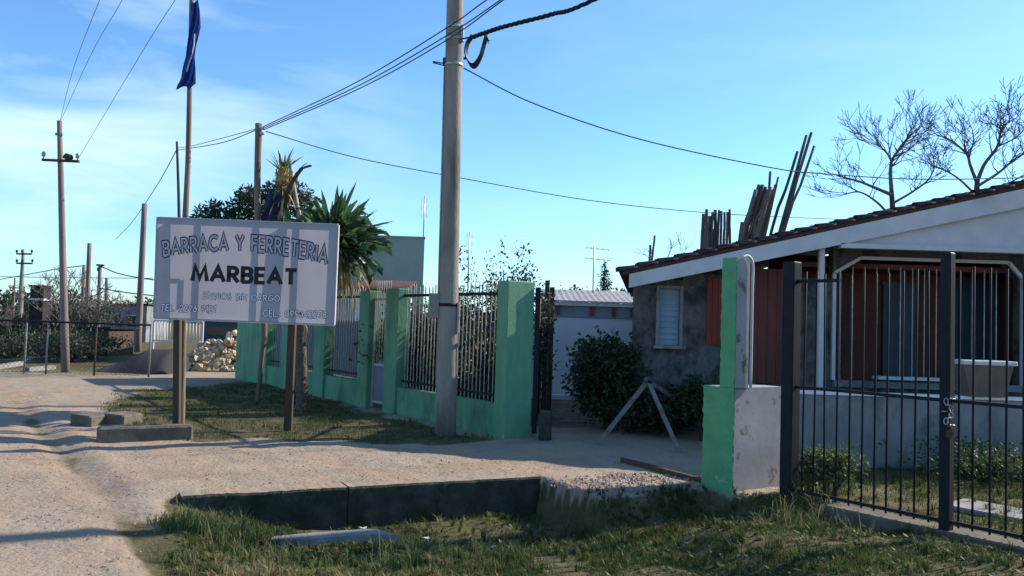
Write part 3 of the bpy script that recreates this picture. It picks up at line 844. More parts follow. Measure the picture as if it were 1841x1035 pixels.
# path slabs in the yard
for q0, q1 in (((1740, 935), (1841, 925)),):
    c_ = G(1830, 940)
    b = MB(); b.box(c_ + UP * .01 + Vector((.3, .1, 0)), (1.6, .5, .04), (iv, im, UP), bev=.01)
    o = b.build('path_slab', concrete, None, c_); tag(o, 'pale concrete path slab in the grass behind the iron fence', 'slab')

# ------------------------------------------------------------------ big concrete utility pole
bp0 = G(801, 783); by = bp0.y
pole = empty('utility_pole', bp0, 'thick grey concrete utility pole with coiled cable in front of the green fence', 'utility pole')
top = P(823, -230, by); 
def pp(s): return bp0 + (top - bp0) * s
def s_at(py):    # fraction up the pole at which it is seen at row py
    lo, hi = 0, 1
    def proj(p):
        d = p - Vector((0, 0, EYE)); return HP / 2 - F * d.dot(up) / d.dot(fw)
    for _ in range(40):
        m_ = (lo + hi) / 2
        if proj(pp(m_)) > py: lo = m_
        else: hi = m_
    return lo
def pr(s): return .148 - .042 * s
b = MB(); b.tube([pp(s / 14) - (UP * .2 if s == 0 else UP * 0) for s in range(15)], [pr(s / 14) for s in range(15)], 20); b.build('shaft', pole_conc, pole)
for py in (50, 71, 117, 548):
    s = s_at(py); b = MB(); b.tube([pp(s) - UP * .022, pp(s) + UP * .022], pr(s) + .008, 20); b.build('strap', steel if py != 548 else iron, pole)
b = MB()
b.tube([pp(s) + Vector((-pr(s) * .93 - .012, -.035, 0)) for s in (s_at(545), s_at(300), s_at(122))], .013, 7); b.build('conduit', steel, pole)
s = s_at(560)
c_ = pp(s)
b = MB(); b.box(pp(s_at(550)) + Vector((-.19, -.02, 0)), (.15, .12, .34), bev=.012); b.build('meter_box', concrete, pole)
b = MB(); s = s_at(570); b.box(pp(s) + Vector((.145, -.06, 0)), (.035, .05, .42), bev=.006); b.build('cover_strip', wood_pale, pole)
s = s_at(116); a_ = pp(s)
b = MB(); b.bar(a_ + Vector((-.08, -.02, .0)), a_ + Vector((-.29, -.05, .02)), .014); b.bar(a_ + Vector((-.08, -.02, -.035)), a_ + Vector((-.29, -.05, .005)), .014)
b.box(a_ + Vector((-.125, -.02, .04)), (.05, .06, .09)); b.build('bracket', wire_m, pole)
s = s_at(62); h_ = pp(s)
b = MB(); b.box(h_ + Vector((.118, -.06, 0)), (.05, .06, .24), bev=.008); b.build('clamp', steel, pole)
# coil of spare cable
hk = P(842, 70, by - .12)
coil = empty('cable_coil', hk, 'loop of spare black cable hanging from the thick concrete pole', 'cable')
for k in range(4):
    o_ = Vector((.01 * k, .012 * k - .02, -.008 * k))
    pts = [P(848, 62, by - .14), P(838, 78, by - .14), P(836, 96 + k, by - .14), P(843, 112 + k * 1.2, by - .14), P(852, 114 + k, by - .14), P(862, 100, by - .14), P(868, 80, by - .14), P(873, 62, by - .14)]
    b = MB(); b.tube(spline([p + o_ for p in pts], 6), .011, 6); b.build('loop', cable_m, coil)
for e in ((873, 62, 880, 74, .008), (871, 62, 874, 78, .008), (875, 60, 878, 78, .008), (828, 70, 850, 66, .012), (833, 105, 840, 104, .02)):
    b = MB(); b.tube([P(e[0], e[1], by - .14), P(e[2], e[3], by - .14)], e[4], 5); b.build('cable_end', cable_m, coil)

# unseen roadside pole, placed for its shadow; it also carries the twisted cable
rpole_p = Vector((7.45, 11.5, 0))
rpole = empty('utility_pole', rpole_p, 'unseen grey concrete utility pole placed for its shadow, carrying the twisted cable', 'utility pole')
b = MB(); b.tube([rpole_p + UP * (k * 1.1 - .2) for k in range(9)], [.15 - .006 * k for k in range(9)], 16); b.build('shaft', pole_conc, rpole)

# ------------------------------------------------------------------ wires
def wire(pts, r, label, m=wire_m, n=8, twist=False, group=None):
    sp = spline(pts, n)
    b = MB()
    if twist:
        fine = spline(pts, 26)
        for q in (0, 2.09, 4.19):
            tw_ = []
            for i, p in enumerate(fine):
                t = (fine[min(i + 1, len(fine) - 1)] - fine[max(0, i - 1)]).normalized()
                x = t.cross(UP).normalized(); y = x.cross(t)
                a_ = i * .75 + q
                tw_.append(p + (x * math.cos(a_) + y * math.sin(a_)) * r * .8)
            b.tube(tw_, r * .85, 5)
    else:
        b.tube(sp, r, 5)
    o = b.build('cable' if twist else 'wire', m, None, sp[0])
    return tag(o, label, 'cable' if twist else 'wire', group)
wire([P(845, 68, by - .14), P(905, 48, by - .15), P(990, 26, by - .2), P(1070, -2, by - .25), P(1400, -170, 10.9), rpole_p + UP * 8.2], .021, 'thick black twisted cable running from the concrete pole to the upper right', cable_m, twist=True)
wire([P(833, 122, by - .1), P(960, 186, by + .3), P(1150, 250, 12.4), P(1380, 300, 13.2), P(1480, 312, 13.6), P(1660, 322, 14.2), P(1900, 318, 15)], .010, 'single thin wire sagging from the concrete pole to above the tiled roof')
pw = 15.2
for k, (a, m1, b_, e) in enumerate((((470, 229), (640, 148), (806, 48), (880, -4)), ((472, 231), (642, 155), (806, 62), (908, -6)), ((474, 233), (648, 158), (806, 70), (916, -8)))):
    wire([P(*a, pw), P(*m1, 13.2), P(*b_, by - .25 - .02 * k), P(*e, by - 1.0), P(1100 + 10 * k, -150 + 5 * k, by - 2.4)], .009, ('uppermost', 'middle', 'lowest')[k] + ' of three thin parallel wires climbing past the concrete pole', group='three service wires')
wire([P(478, 236, pw), P(640, 283, 16.5), P(830, 320, 18), P(1060, 360, 19.5), P(1270, 382, 21), P(1460, 392, 22.5), P(1640, 398, 24)], .010, 'long thin wire sagging from the wooden pole behind the house roof')
wire([P(462, 233, pw), P(400, 256, 18), P(318, 270, 22)], .010, 'lower wire from the wooden pole to the thin rod')
wire([P(462, 231, pw), P(400, 248, 18), P(345, 262, 21), P(318, 266, 22)], .008, 'upper wire from the wooden pole to the thin rod')
wire([P(318, 268, 22), P(290, 320, 28), P(260, 367, 35), P(235, 402, 42), P(208, 430, 50)], .014, 'wire sloping down from the thin rod past the pale pole')

# ------------------------------------------------------------------ wooden poles along the street
def wpole(base, topp, r0_, r1_, label, m=pole_wood, name='wooden_pole', cat='pole', group=None, mids=()):
    e = empty(name, base, label, cat, group)
    b = MB(); pts = spline([base - UP * .2] + list(mids) + [topp], 6)
    b.tube(pts, [r0_ + (r1_ - r0_) * i / (len(pts) - 1) for i in range(len(pts))], 10); b.build('shaft', m, e)
    return e
def insulator(b, p, s=1.0):
    b.tube([p, p + UP * .05 * s, p + UP * .07 * s, p + UP * .13 * s, p + UP * .15 * s, p + UP * .2 * s], [.015 * s, .015 * s, .05 * s, .045 * s, .06 * s, .02 * s], 8)
# nearest street pole with a cross arm
b1 = G(119, 669); y1 = b1.y
e = wpole(b1, P(107, 217, y1), .105, .062, 'tall brown wooden power pole with one cross arm and insulators', name='power_pole', cat='power pole')
b = MB(); b.bar(P(76, 287, y1 - .1), P(142, 290, y1 - .1), .075, .06); b.build('cross_arm', wood_dark, e)
for px, py in ((78, 285), (139, 288)):
    b = MB(); insulator(b, P(px, py, y1 - .1), .95); b.build('insulator', porcelain, e)
b = MB(); c_ = P(122, 283, y1 - .14); b.tube([c_ + Vector((-.12, 0, 0)), c_ + Vector((-.05, 0, .03)), c_ + Vector((.08, 0, 0)), c_ + Vector((.12, 0, -.03))], [.03, .085, .08, .03], 8); b.build('junction_box', wood_dark, e)
b = MB()
for sx in (-1, 1): 
    q = P(107, 244, y1); insulator(b, q + Vector((sx * .075, -.03, -.02)), .5)
b.build('top_insulators', porcelain, e)
for k, (pts, lb) in enumerate((([(103, 240), (130, 130), (181, -5)], 'leftmost'), ([(110, 215), (165, 95), (222, -5)], 'middle'), ([(140, 286), (215, 160), (318, -5)], 'rightmost'))):
    wire([P(*pts[0], y1 - .1), P(*pts[1], y1 - 4), P(*pts[2], y1 - 8), P(pts[2][0] * 1.6, -260, y1 - 12)], .005, '%s of the three faint wires rising from the cross-arm pole' % lb)
# farther power poles of the same line
for (bx_, ty, Y_, arms, lb) in ((42, 448, 64, ((30, 57, 456), (30, 58, 473)), 'power pole with two cross arms beside the street, second nearest'),
                               (27, 499, 112, ((17, 37, 517),), 'small distant power pole with one cross arm, third along the street'),
                               (5, 544, 230, ((-2, 12, 550),), 'tiny farthest power pole at the left edge of the street')):
    tp = P(bx_, ty, Y_); bb = Vector((tp.x + .03, Y_, 0))
    e = wpole(bb, tp, (.006 * Y_ ** .9) if Y_ < 100 else .15, .10, lb, pole_conc if Y_ < 100 else pole_wood, 'power_pole', 'power pole')
    for (xa, xb, yy) in arms:
        b = MB(); b.bar(P(xa, yy, Y_ - .2), P(xb, yy + .5, Y_ - .2), .14, .12); 
        for xx in (xa, (xa + xb) / 2 - 4, xb): insulator(b, P(xx, yy, Y_ - .2), 1.6)
        b.build('cross_arm', wood_dark, e)
for (bx_, tx, ty, Y_, r_, m_, lb) in ((155, 161, 437, 40, .13, pole_wood, 'bare brown pole rising above the leafless bushes'),
                                 (147, 151, 476, 42, .11, wood_dark, 'dark thin pole just left of the bare brown pole'),
                                 (176, 180, 476, 44, .12, wood_dark, 'dark pole with a short bar on top'),
                                 (190, 192, 499, 46, .11, wood_dark, 'short dark pole right of the bar-topped pole'),
                                 (249, 260, 366, 34, .14, wood_pale, 'pale sunlit wooden pole just left of the sign board')):
    tp = P(tx, ty, Y_); d_ = ray(bx_, 600); bb = Vector((d_.x / d_.y * Y_, Y_, 0))
    e = wpole(bb, tp, r_, r_ * .75, lb)
    if ty == 476 and bx_ == 176:
        b = MB(); b.bar(P(174, 476, Y_), P(187, 477, Y_), .12, .1); b.bar(P(176, 484, Y_), P(181, 484, Y_), .2, .2); b.build('top_bar', wood_dark, e)
for pts, lb in (((P(0, 502, 60), P(45, 494, 55), P(105, 483, 46), P(146, 478, 42)), 'slack wire from the left edge to the dark thin pole'),
            ((P(182, 479, 44), P(215, 492, 43), P(262, 501, 40), P(300, 505, 38)), 'upper slack wire from the bar-topped pole towards the sign'),
            ((P(180, 518, 44), P(230, 526, 42), P(300, 534, 38)), 'lower slack wire from the bar-topped pole towards the sign'),
            ((P(0, 497, 75), P(120, 499, 70), P(275, 500, 66)), 'level far wire behind the leafless bushes')):
    wire(list(pts), .03, lb)

# pole in front of the yucca that the wires hang from
b2 = G(462, 724)
e = wpole(b2, P(465, 222, pw), .042, .062, 'slender crooked wooden pole standing in the shade between sign and fence', wood, mids=(P(470, 650, pw - .05), P(475, 580, pw), P(463, 390, pw)))
b = MB(); q = P(465, 232, pw)
for k in (0, .1): b.tube([q - UP * k + Vector((.05, -.04, 0)), q - UP * k + Vector((.12, -.05, .02))], .03, 6)
b.build('insulator', porcelain, e)
# thin rod
tp = P(318, 254, 22); 
e = wpole(Vector((P(330, 600, 22).x, 22, 0)), tp, .05, .03, 'thin dark rod rising just left of the flagpole', wood_dark, mids=(P(322, 390, 22),))

# ------------------------------------------------------------------ sign board on posts
SY = G(315, 771).y
cs = [P(281, 390, SY), P(609, 403, SY), P(601, 585, SY), P(275, 572, SY)]
sb = G(315, 771)
sign = empty('sign_board', (sb.x + 1, SY, 0), 'white hardware-yard sign board with arched outlined lettering on wooden posts', 'sign')
b = MB()
bk = [c + Vector((0, .022, 0)) for c in cs]
b.add(cs + bk, [(0, 1, 2, 3), (7, 6, 5, 4), (0, 4, 5, 1), (1, 5, 6, 2), (2, 6, 7, 3), (3, 7, 4, 0)]); 
# a stretched sheet: no thickness in the middle so that the frame behind shows through it
bb = MB(); NU = 24; NV = 12; vs = []
for j in range(NV + 1):
    for i in range(NU + 1):
        u_, v_ = i / NU, j / NV
        p = (cs[0] * (1 - u_) + cs[1] * u_) * (1 - v_) + (cs[3] * (1 - u_) + cs[2] * u_) * v_
        vs.append(p)
bb.add(vs, [(j * (NU + 1) + i, j * (NU + 1) + i + 1, (j + 1) * (NU + 1) + i + 1, (j + 1) * (NU + 1) + i) for j in range(NV) for i in range(NU)])
bb.build('panel', banner, sign)
b = MB()
for k, (a, c) in enumerate(((0, 1), (1, 2), (2, 3), (3, 0))):
    mid_ = sum(bk, Vector()) / 4; A = mid_ + (bk[a] - mid_) * .990 + Vector((0, .008, 0)); C_ = mid_ + (bk[c] - mid_) * .990 + Vector((0, .008, 0))
    b.bar(A, C_, .030, .05, Vector((0, 1, 0)))
b.build('frame', white_paint, sign)
b = MB()
for u_ in (.26, .58, .80):
    A = cs[0] * (1 - u_) + cs[1] * u_ + Vector((0, .045, .0)); C_ = cs[3] * (1 - u_) + cs[2] * u_ + Vector((0, .045, .0)); b.bar(A, C_, .045, .03, Vector((0, 1, 0)))
A = P(291, 489, SY + .09); C_ = P(347, 492, SY + .09); b.bar(A, C_, .03, .03)
b.bar(P(352, 492, SY + .09), P(350, 540, SY + .09), .03, .03)
b.build('batten', wood_dark, sign)
lp0 = Vector((G(314, 771).x, SY + .10, 0))
b = MB(); b.bar(lp0 - UP * .3, P(321, 395, SY + .10), .085, .085, Vector((0, 1, 0))); b.build('post', wood_dark, sign)
rb_ = G(520, 740)
b = MB(); b.bar(Vector((P(521, 700, SY + .2).x, SY + .2, -.3)), P(533, 400, SY + .12), .10, .09, Vector((0, 1, 0))); b.build('post', wood_dark, sign)
# lettering drawn as strokes
def arc_(cx, cy, rx, ry, a0, a1, n=8): return [(cx + rx * math.cos(R(a0 + (a1 - a0) * i / n)), cy + ry * math.sin(R(a0 + (a1 - a0) * i / n))) for i in range(n + 1)]
GLY = {
 'A': (.78, [[(0, 0), (.39, 1), (.78, 0)], [(.14, .33), (.64, .33)]]),
 'B': (.56, [[(0, 0), (0, 1), (.30, 1)] + arc_(.30, .76, .22, .24, 90, -90)[1:] + [(0, .52)], [(.30, .52)] + arc_(.30, .26, .26, .26, 90, -90)[1:] + [(0, 0)]]),
 'C': (.74, [arc_(.46, .5, .46, .5, 48, 312, 14)]),
 'E': (.48, [[(.48, 1), (0, 1), (0, 0), (.48, 0)], [(0, .52), (.43, .52)]]),
 'F': (.46, [[(.46, 1), (0, 1), (0, 0)], [(0, .52), (.41, .52)]]),
 'G': (.80, [arc_(.46, .5, .46, .5, 48, 350, 14), [(.52, .44), (.92, .44)]]),
 'I': (.04, [[(.02, 0), (.02, 1)]]),
 'L': (.42, [[(0, 1), (0, 0), (.42, 0)]]),
 'M': (.90, [[(0, 0), (.14, 1), (.45, .12), (.76, 1), (.90, 0)]]),
 'N': (.66, [[(0, 0), (0, 1), (.66, 0), (.66, 1)]]),
 'O': (.92, [arc_(.46, .5, .46, .5, 0, 360, 20)]),
 'R': (.58, [[(0, 0), (0, 1), (.28, 1)] + arc_(.28, .74, .24, .26, 90, -90)[1:] + [(0, .48)], [(.22, .48), (.58, 0)]]),
 'S': (.50, [arc_(.25, .745, .23, .255, 35, 255, 8) + arc_(.25, .255, .25, .255, 80, -150, 9)]),
 'T': (.62, [[(0, 1), (.62, 1)], [(.31, 1), (.31, 0)]]),
 'V': (.70, [[(0, 1), (.35, 0), (.70, 1)]]),
 'Y': (.70, [[(0, 1), (.35, .46), (.70, 1)], [(.35, .46), (.35, 0)]]),
 '0': (.56, [arc_(.28, .5, .28, .5, 0, 360, 16)]),
 '1': (.22, [[(0, .84), (.2, 1), (.2, 0)]]),
 '2': (.50, [arc_(.25, .74, .24, .26, 165, -30, 7) + [(0, 0), (.52, 0)]]),
 '4': (.58, [[(.44, 0), (.44, 1), (0, .28), (.58, .28)]]),
 '6': (.54, [[(.38, 1), (.06, .44)] + arc_(.27, .31, .27, .31, 150, 510, 14)]),
 '7': (.50, [[(0, 1), (.50, 1), (.14, 0)]]),
 '8': (.52, [arc_(.26, .76, .22, .24, -90, 270, 12), arc_(.26, .26, .26, .26, 90, 450, 12)]),
 '9': (.54, [arc_(.27, .69, .27, .31, -30, 330, 14) + [(.16, 0)]]),
 '.': (.06, [[(.03, -.02), (.03, .06)]]), ':': (.06, [[(.03, 0), (.03, .08)], [(.03, .55), (.03, .63)]]), ' ': (.34, []),
}
def lettering(txt, mp_, layers, gap=.22, hw=1.0):
    """layers: (stroke width, material, height over the board); mp_(u, v) gives the photo position"""
    x = 0; items = []
    for ch in txt:
        w_, st = GLY[ch]; items.append((x, st)); x += w_ + gap
    tot = x - gap
    for width, m, dy in layers:
        b = MB(); kz = 0
        for x0, st in items:
            for line in st:
                pts = [((x0 + p[0]), p[1]) for p in line]
                h2 = width / 2; n_ = len(pts); Lf, Rg = [], []
                closed = (abs(pts[0][0] - pts[-1][0]) + abs(pts[0][1] - pts[-1][1])) < 1e-6
                for i_ in range(n_):
                    pv = pts[i_ - 1] if i_ > 0 else (pts[-2] if closed else None)
                    nx_ = pts[i_ + 1] if i_ < n_ - 1 else (pts[1] if closed else None)
                    def nrm_(a, c):
                        dx, dy_ = c[0] - a[0], c[1] - a[1]; l_ = math.hypot(dx, dy_) or 1; return (-dy_ / l_, dx / l_)
                    n1 = nrm_(pv, pts[i_]) if pv else None; n2 = nrm_(pts[i_], nx_) if nx_ else None
                    if n1 and n2:
                        sx, sy_ = n1[0] + n2[0], n1[1] + n2[1]; q = sx * sx + sy_ * sy_
                        f_ = min(2 / max(q, 1e-3), 2.2 / max(math.sqrt(q), 1e-3)); nn_ = (sx * f_, sy_ * f_)
                    else: nn_ = n1 or n2
                    px_, py_ = pts[i_]
                    if not closed and (i_ == 0 or i_ == n_ - 1):     # square ends
                        t_ = n2 or n1; tx, ty = t_[1], -t_[0]; e_ = h2 * (.35 if width > .1 else .2)
                        sgn = -1 if i_ == 0 else 1; px_ += tx * e_ * sgn; py_ += ty * e_ * sgn
                    Lf.append((px_ + nn_[0] * h2, py_ + nn_[1] * h2)); Rg.append((px_ - nn_[0] * h2, py_ - nn_[1] * h2))
                kz = (kz + 1) % 5
                dd = dy + kz * .0002
                vs = [P(*mp_(p[0] / tot, p[1]), SY - dd) for p in Lf + Rg]
                b.add(vs, [(i_, i_ + 1, n_ + i_ + 1, n_ + i_) for i_ in range(n_ - 1)])
        b.build('lettering', m, sign)
def lin(xa, xb, ya0, ya1, yb0, yb1):        # left top/bottom, right top/bottom
    return lambda u_, v_: (xa + (xb - xa) * u_ + (v_ * 1.0), (ya1 + (yb1 - ya1) * u_) - v_ * ((ya1 - ya0) + ((yb1 - yb0) - (ya1 - ya0)) * u_))
def arch(u_, v_):
    base_ = 459.5 * (u_ - .47) * (u_ - 1) / (.47) + 449.0 * u_ * (u_ - 1) / (.47 * -.53) + 473 * u_ * (u_ - .47) / .53
    return 294 + (588 - 294) * u_ + (v_ - .5) * 5 * (u_ - .4), base_ - v_ * (24 + 3 * u_)
lettering('BARRACA Y FERRETERIA', arch, ((.36, navy_print, .003), (.17, fill_print, .006)), .28)
lettering('MARBEAT', lin(346, 531, 478, 503, 485.5, 510.5), ((.28, black_print, .003),), .30)
lettering('ENVIOS SIN CARGO', lin(366, 502, 526, 536, 531.5, 541.5), ((.36, navy_print, .003), (.19, white_print, .006)), .34)
lettering('TEL. 2296 9121', lin(289, 386, 547, 558, 550.5, 561.5), ((.34, navy_print, .003), (.18, white_print, .006)), .30)
lettering('CEL.: 099642278', lin(473, 586, 557, 568, 560, 571), ((.34, navy_print, .003), (.18, white_print, .006)), .30)

# flagpole behind the sign with its limp flag
fpx = Vector((P(327, 760, SY + .28).x, SY + .28, 0))
fl = wpole(fpx, P(346, -60, SY + .28), .048, .030, 'crooked brown flagpole standing behind the sign board', wood, 'flagpole', 'flagpole', mids=(P(330, 560, SY + .28), P(333, 400, SY + .28), P(338, 290, SY + .28), P(341, 150, SY + .28)))
fl0 = P(341, 80, SY + .2)
flag = empty('flag', fl0, 'limp dark blue flag with a white stripe hanging near the top of the flagpole', 'flag')
rows = [(345, 356, 2), (343, 359, 18), (341, 361, 45), (339, 357, 62), (336, 352, 85), (334, 350, 104), (329, 351, 120), (325, 352, 140), (319, 352, 150), (316, 341, 158)]
b = MB(); vs = []; NN = 12
for (xa, xb, yy) in rows:
    for k in range(NN + 1):
        u_ = k / NN
        vs.append(P(xa + (xb - xa) * u_, yy + 3 * math.sin(u_ * 5 + yy * .05), SY + .2 + .045 * math.sin(u_ * 11 + yy * .06) - .03 * u_))
b.add(vs, [(j * (NN + 1) + i, j * (NN + 1) + i + 1, (j + 1) * (NN + 1) + i + 1, (j + 1) * (NN + 1) + i) for j in range(len(rows) - 1) for i in range(NN)], True)
fo = b.build('cloth', flag_m, flag)
b = MB()
pts = [(349, 60), (348, 80), (344, 98), (339, 112), (334.5, 128)]
vs = []
for (x_, y_) in pts: vs += [P(x_, y_, SY + .125), P(x_ + 2.4, y_ + 1, SY + .12)]
b.add(vs, [(2 * k, 2 * k + 1, 2 * k + 3, 2 * k + 2) for k in range(4)]); b.build('stripe', flag_white, flag)

# ------------------------------------------------------------------ yuccas
def yleaf(L, w, bend, n=5):
    b = MB(); vs = []
    for i in range(n + 1):
        s_ = i / n; ww = w * (0.55 + 1.0 * s_) * (1 - s_) ** .6 * 1.25 + .0015
        x = L * s_ * (1 - .15 * bend * s_); z = -bend * L * .5 * s_ * s_
        vs += [(x, -ww, z + ww * .5), (x, 0, z), (x, ww, z + ww * .5)]
    fs = []
    for i in range(n): fs += [(3 * i, 3 * i + 1, 3 * i + 4, 3 * i + 3), (3 * i + 1, 3 * i + 2, 3 * i + 5, 3 * i + 4)]
    b.add(vs, fs, True); return b
yy_ = G(543, 738); YY = yy_.y
yc = P(600, 432, YY)
yuc = empty('yucca', yy_, 'big yucca with round head of green sword leaves right behind the sign', 'yucca')
b = MB(); pts = spline([yy_ - UP * .1, P(541, 650, YY), P(543, 560, YY), P(565, 490, YY), yc], 8)
b.tube(pts, [.10 + .012 * math.sin(i * 2.1) for i in range(len(pts))], 12, wob=.12); b.build('trunk', palm_bark, yuc)
leafs = []
for k, (L, w, be, m) in enumerate(((1.0, .046, .10, yucca_m), (.93, .050, .25, yucca_m), (.86, .044, .05, yucca_m), (.90, .032, .5, yucca_dry), (.84, .028, .75, yucca_dry))):
    t_ = yleaf(L, w, be).build('leaf', m); leafs.append(t_.data); bpy.data.objects.remove(t_)
rr = random.Random(21)
for k in range(205):
    az = rr.uniform(0, 2 * math.pi); el = math.asin(rr.uniform(-.28, .99))
    i_ = rr.choice((0, 0, 1, 2))
    piece('leaf', leafs[i_], yuc, yc + Vector((math.cos(az) * .05, math.sin(az) * .05, rr.uniform(-.2, .12))), (rr.uniform(-.4, .4), -el, az), (rr.uniform(.72, 1.08),) * 3)
for k in range(90):
    az = rr.uniform(0, 2 * math.pi); el = rr.uniform(-1.45, -.45)
    piece('leaf', leafs[rr.choice((3, 4))], yuc, yc + Vector((math.cos(az) * .08, math.sin(az) * .08, rr.uniform(-.32, -.05))), (rr.uniform(-.4, .4), -el, az), (rr.uniform(.8, 1.15),) * 3)
b = MB(); lv = [tuple(v.co) for v in leafs[0].vertices]; lf = [tuple(p.vertices) for p in leafs[0].polygons]
for k in range(150):
    az = rr.uniform(0, 2 * math.pi); el = math.asin(rr.uniform(-.45, .96)); sc_ = rr.uniform(.6, .98)
    Mx = Matrix.Translation(yc + Vector((0, 0, rr.uniform(-.25, .1)))) @ (Matrix.Rotation(az, 4, 'Z') @ Matrix.Rotation(-el, 4, 'Y') @ Matrix.Rotation(rr.uniform(-.6, .6), 4, 'X')) @ Matrix.Scale(sc_, 4)
    b.add([Mx @ Vector((x, y, z - .28 * x * x * rr.uniform(.3, 1.5))) for x, y, z in lv], lf, True)
b.build('inner_leaves', yucca_m, yuc, kind='stuff')
# broken old yucca with straw ball and blue rag
oy = G(527, 728); OY = oy.y + .2
ob = Vector((P(524, 700, OY).x, OY, 0))
old = empty('yucca', ob, 'half-dead yucca with a straw coloured head and broken black branch above the sign', 'yucca')
hd = P(509, 318, OY)
b = MB(); pts = spline([ob - UP * .1, P(528, 560, OY), P(520, 430, OY), P(513, 370, OY), hd], 6); b.tube(pts, [.095 - .05 * i / len(pts) for i in range(len(pts))], 10, wob=.15); b.build('trunk', palm_bark, old)
b = MB(); b.tube(spline([P(516, 378, OY - .05), P(520, 345, OY - .06), P(527, 325, OY - .08), P(537, 310, OY - .1), P(545, 302, OY - .1), P(560, 297, OY - .12)], 4), [.05] * 8 + [.038] * 8 + [.02] * 5, 8, wob=.25)
b.tube([P(506, 372, OY - .05), P(525, 374, OY - .08), P(543, 374, OY - .1)], [.03, .035, .02], 7)
b.tube([P(532, 312, OY - .1), P(545, 297, OY), P(553, 292, OY)], [.015, .01, .006], 5)
b.build('broken_branch', wood_dark, old)
b = MB(); vs = []
b.tube([P(521, 286, OY + .1), P(527, 330, OY + .08), P(534, 370, OY + .06), P(541, 402, OY + .05)], [.035, .04, .045, .05], 8); b.build('stake', wood_pale, old)
rr = random.Random(4)
b = MB()
for k in range(240):
    az = rr.uniform(0, 6.28); el = rr.uniform(-1.5, 1.3); rad = rr.uniform(.09, .15)
    a_ = hd + Vector((math.cos(az) * math.cos(el), math.sin(az) * math.cos(el), math.sin(el) * 1.2)) * rad
    t_ = Vector((rr.uniform(-1, 1), rr.uniform(-1, 1), rr.uniform(-1.6, .4))).normalized() * .08
    w_ = Vector((rr.uniform(-1, 1), rr.uniform(-1, 1), 0)).normalized() * .009
    b.add([a_ - t_ - w_, a_ - t_ + w_, a_ + t_ + w_, a_ + t_ - w_], [(0, 1, 2, 3)])
b.tube([hd - UP * .14, hd - UP * .07, hd + UP * .05, hd + UP * .13], [.05, .12, .12, .04], 9, wob=.1)
b.build('straw_head', straw, old)
for k in range(26):
    az = rr.uniform(0, 6.28); el = rr.uniform(.5, 1.5)
    piece('leaf', leafs[rr.choice((2, 3, 0))], old, hd + Vector((rr.uniform(-.05, .05), 0, .06)), (rr.uniform(-.4, .4), -el, az), (rr.uniform(.35, .62),) * 3)
for k in range(34):
    az = rr.uniform(0, 6.28); el = rr.uniform(-1.4, -.5)
    piece('leaf', leafs[rr.choice((3, 4, 1))], old, hd + Vector((rr.uniform(-.06, .06), rr.uniform(-.05, .05), rr.uniform(-.45, -.05))), (rr.uniform(-.4, .4), -el, az), (rr.uniform(.4, .7),) * 3)
rg = P(488, 372, OY - .1)
b = MB(); vs = []
for j in range(7):
    for i in range(7):
        vs.append(P(474 + i * 5 + 4 * math.sin(j), 348 + j * 9 + 3 * math.sin(i * 1.7), OY - .15 + .05 * math.sin(i * 1.9 + j)))
b.add(vs, [(j * 7 + i, j * 7 + i + 1, j * 7 + i + 8, j * 7 + i + 7) for j in range(6) for i in range(6)], True)
o = b.build('rag', blue_rag, None, rg); tag(o, 'crumpled blue plastic rag caught on the half-dead yucca', 'rag')

# ------------------------------------------------------------------ shrubs and trees
def shrub(px, pyb, Y_, w, h, n, size, m, seed, label, name='shrub', cat='shrub', base=None, shell=.35, stems=7, clumpn=9, flat=1.0, aspect=.5, off=0.0):
    g = random.Random(seed)
    d_ = ray(px, 640); bx_ = Vector((d_.x / d_.y * Y_, Y_, 0)) if base is None else base
    if off: bx_ = fp(T(px), off)
    e = empty(name, bx_, label, cat)
    cl = []; b = MB()
    for k in range(clumpn):
        a_ = g.uniform(0, 6.28); rr_ = g.uniform(.15, .62) * w / 2
        c_ = bx_ + Vector((math.cos(a_) * rr_, math.sin(a_) * rr_ * flat, h * g.uniform(.22, .80)))
        q_ = g.uniform(.20, .36)
        cl.append((c_, (w * q_, w * q_ * flat, h * q_ * .75)))
    for k in range(clumpn):                                   # loose outer shoots
        a_ = g.uniform(0, 6.28); e_ = g.uniform(.1, 1.35); q_ = g.uniform(.05, .11)
        c_ = bx_ + Vector((math.cos(a_) * math.cos(e_) * w * .56, math.sin(a_) * math.cos(e_) * w * .56 * flat, h * (.42 + .56 * math.sin(e_))))
        cl.append((c_, (w * q_, w * q_, h * q_ * 1.5)))
    for k in range(stems):
        c_ = cl[k % len(cl)][0]
        b.tube(spline([bx_ + Vector((g.uniform(-.08, .08) * w, 0, -.05)), bx_ * .5 + c_ * .5 + Vector((g.uniform(-.05, .05), g.uniform(-.05, .05), .05)), c_ + UP * g.uniform(.0, .22) * h], 4), [.018 * w * (1 - .09 * i) + .003 for i in range(9)], 5)
    b.build('stems', bark, e)
    crown(e, cl, n, size, m, seed, aspect=aspect, shell=shell)
    return e
Yb = G(1090, 772).y
shrub(1095, 772, Yb, 1.18, 1.42, 13000, .085, leaf_dark, 31, 'dense dark leafy bush beside the pale garden wall inside the gateway', 'bush', 'bush', shell=.05, clumpn=26)
shrub(1205, 772, Yb - .3, 1.7, .72, 8000, .075, leaf_dark, 32, 'low dark shrub under the blue-grey shuttered window', shell=.2, clumpn=14)
shrub(1268, 770, Yb - .9, .7, .95, 1800, .07, leaf_dark, 33, 'dark shrub behind the green face of the stepped pillar', shell=.2)
shrub(978, 700, 13.6, .42, 2.15, 900, .075, leaf_grey, 34, 'loose shrub with open twigs just right of the wide green pillar', shell=.3, clumpn=12)
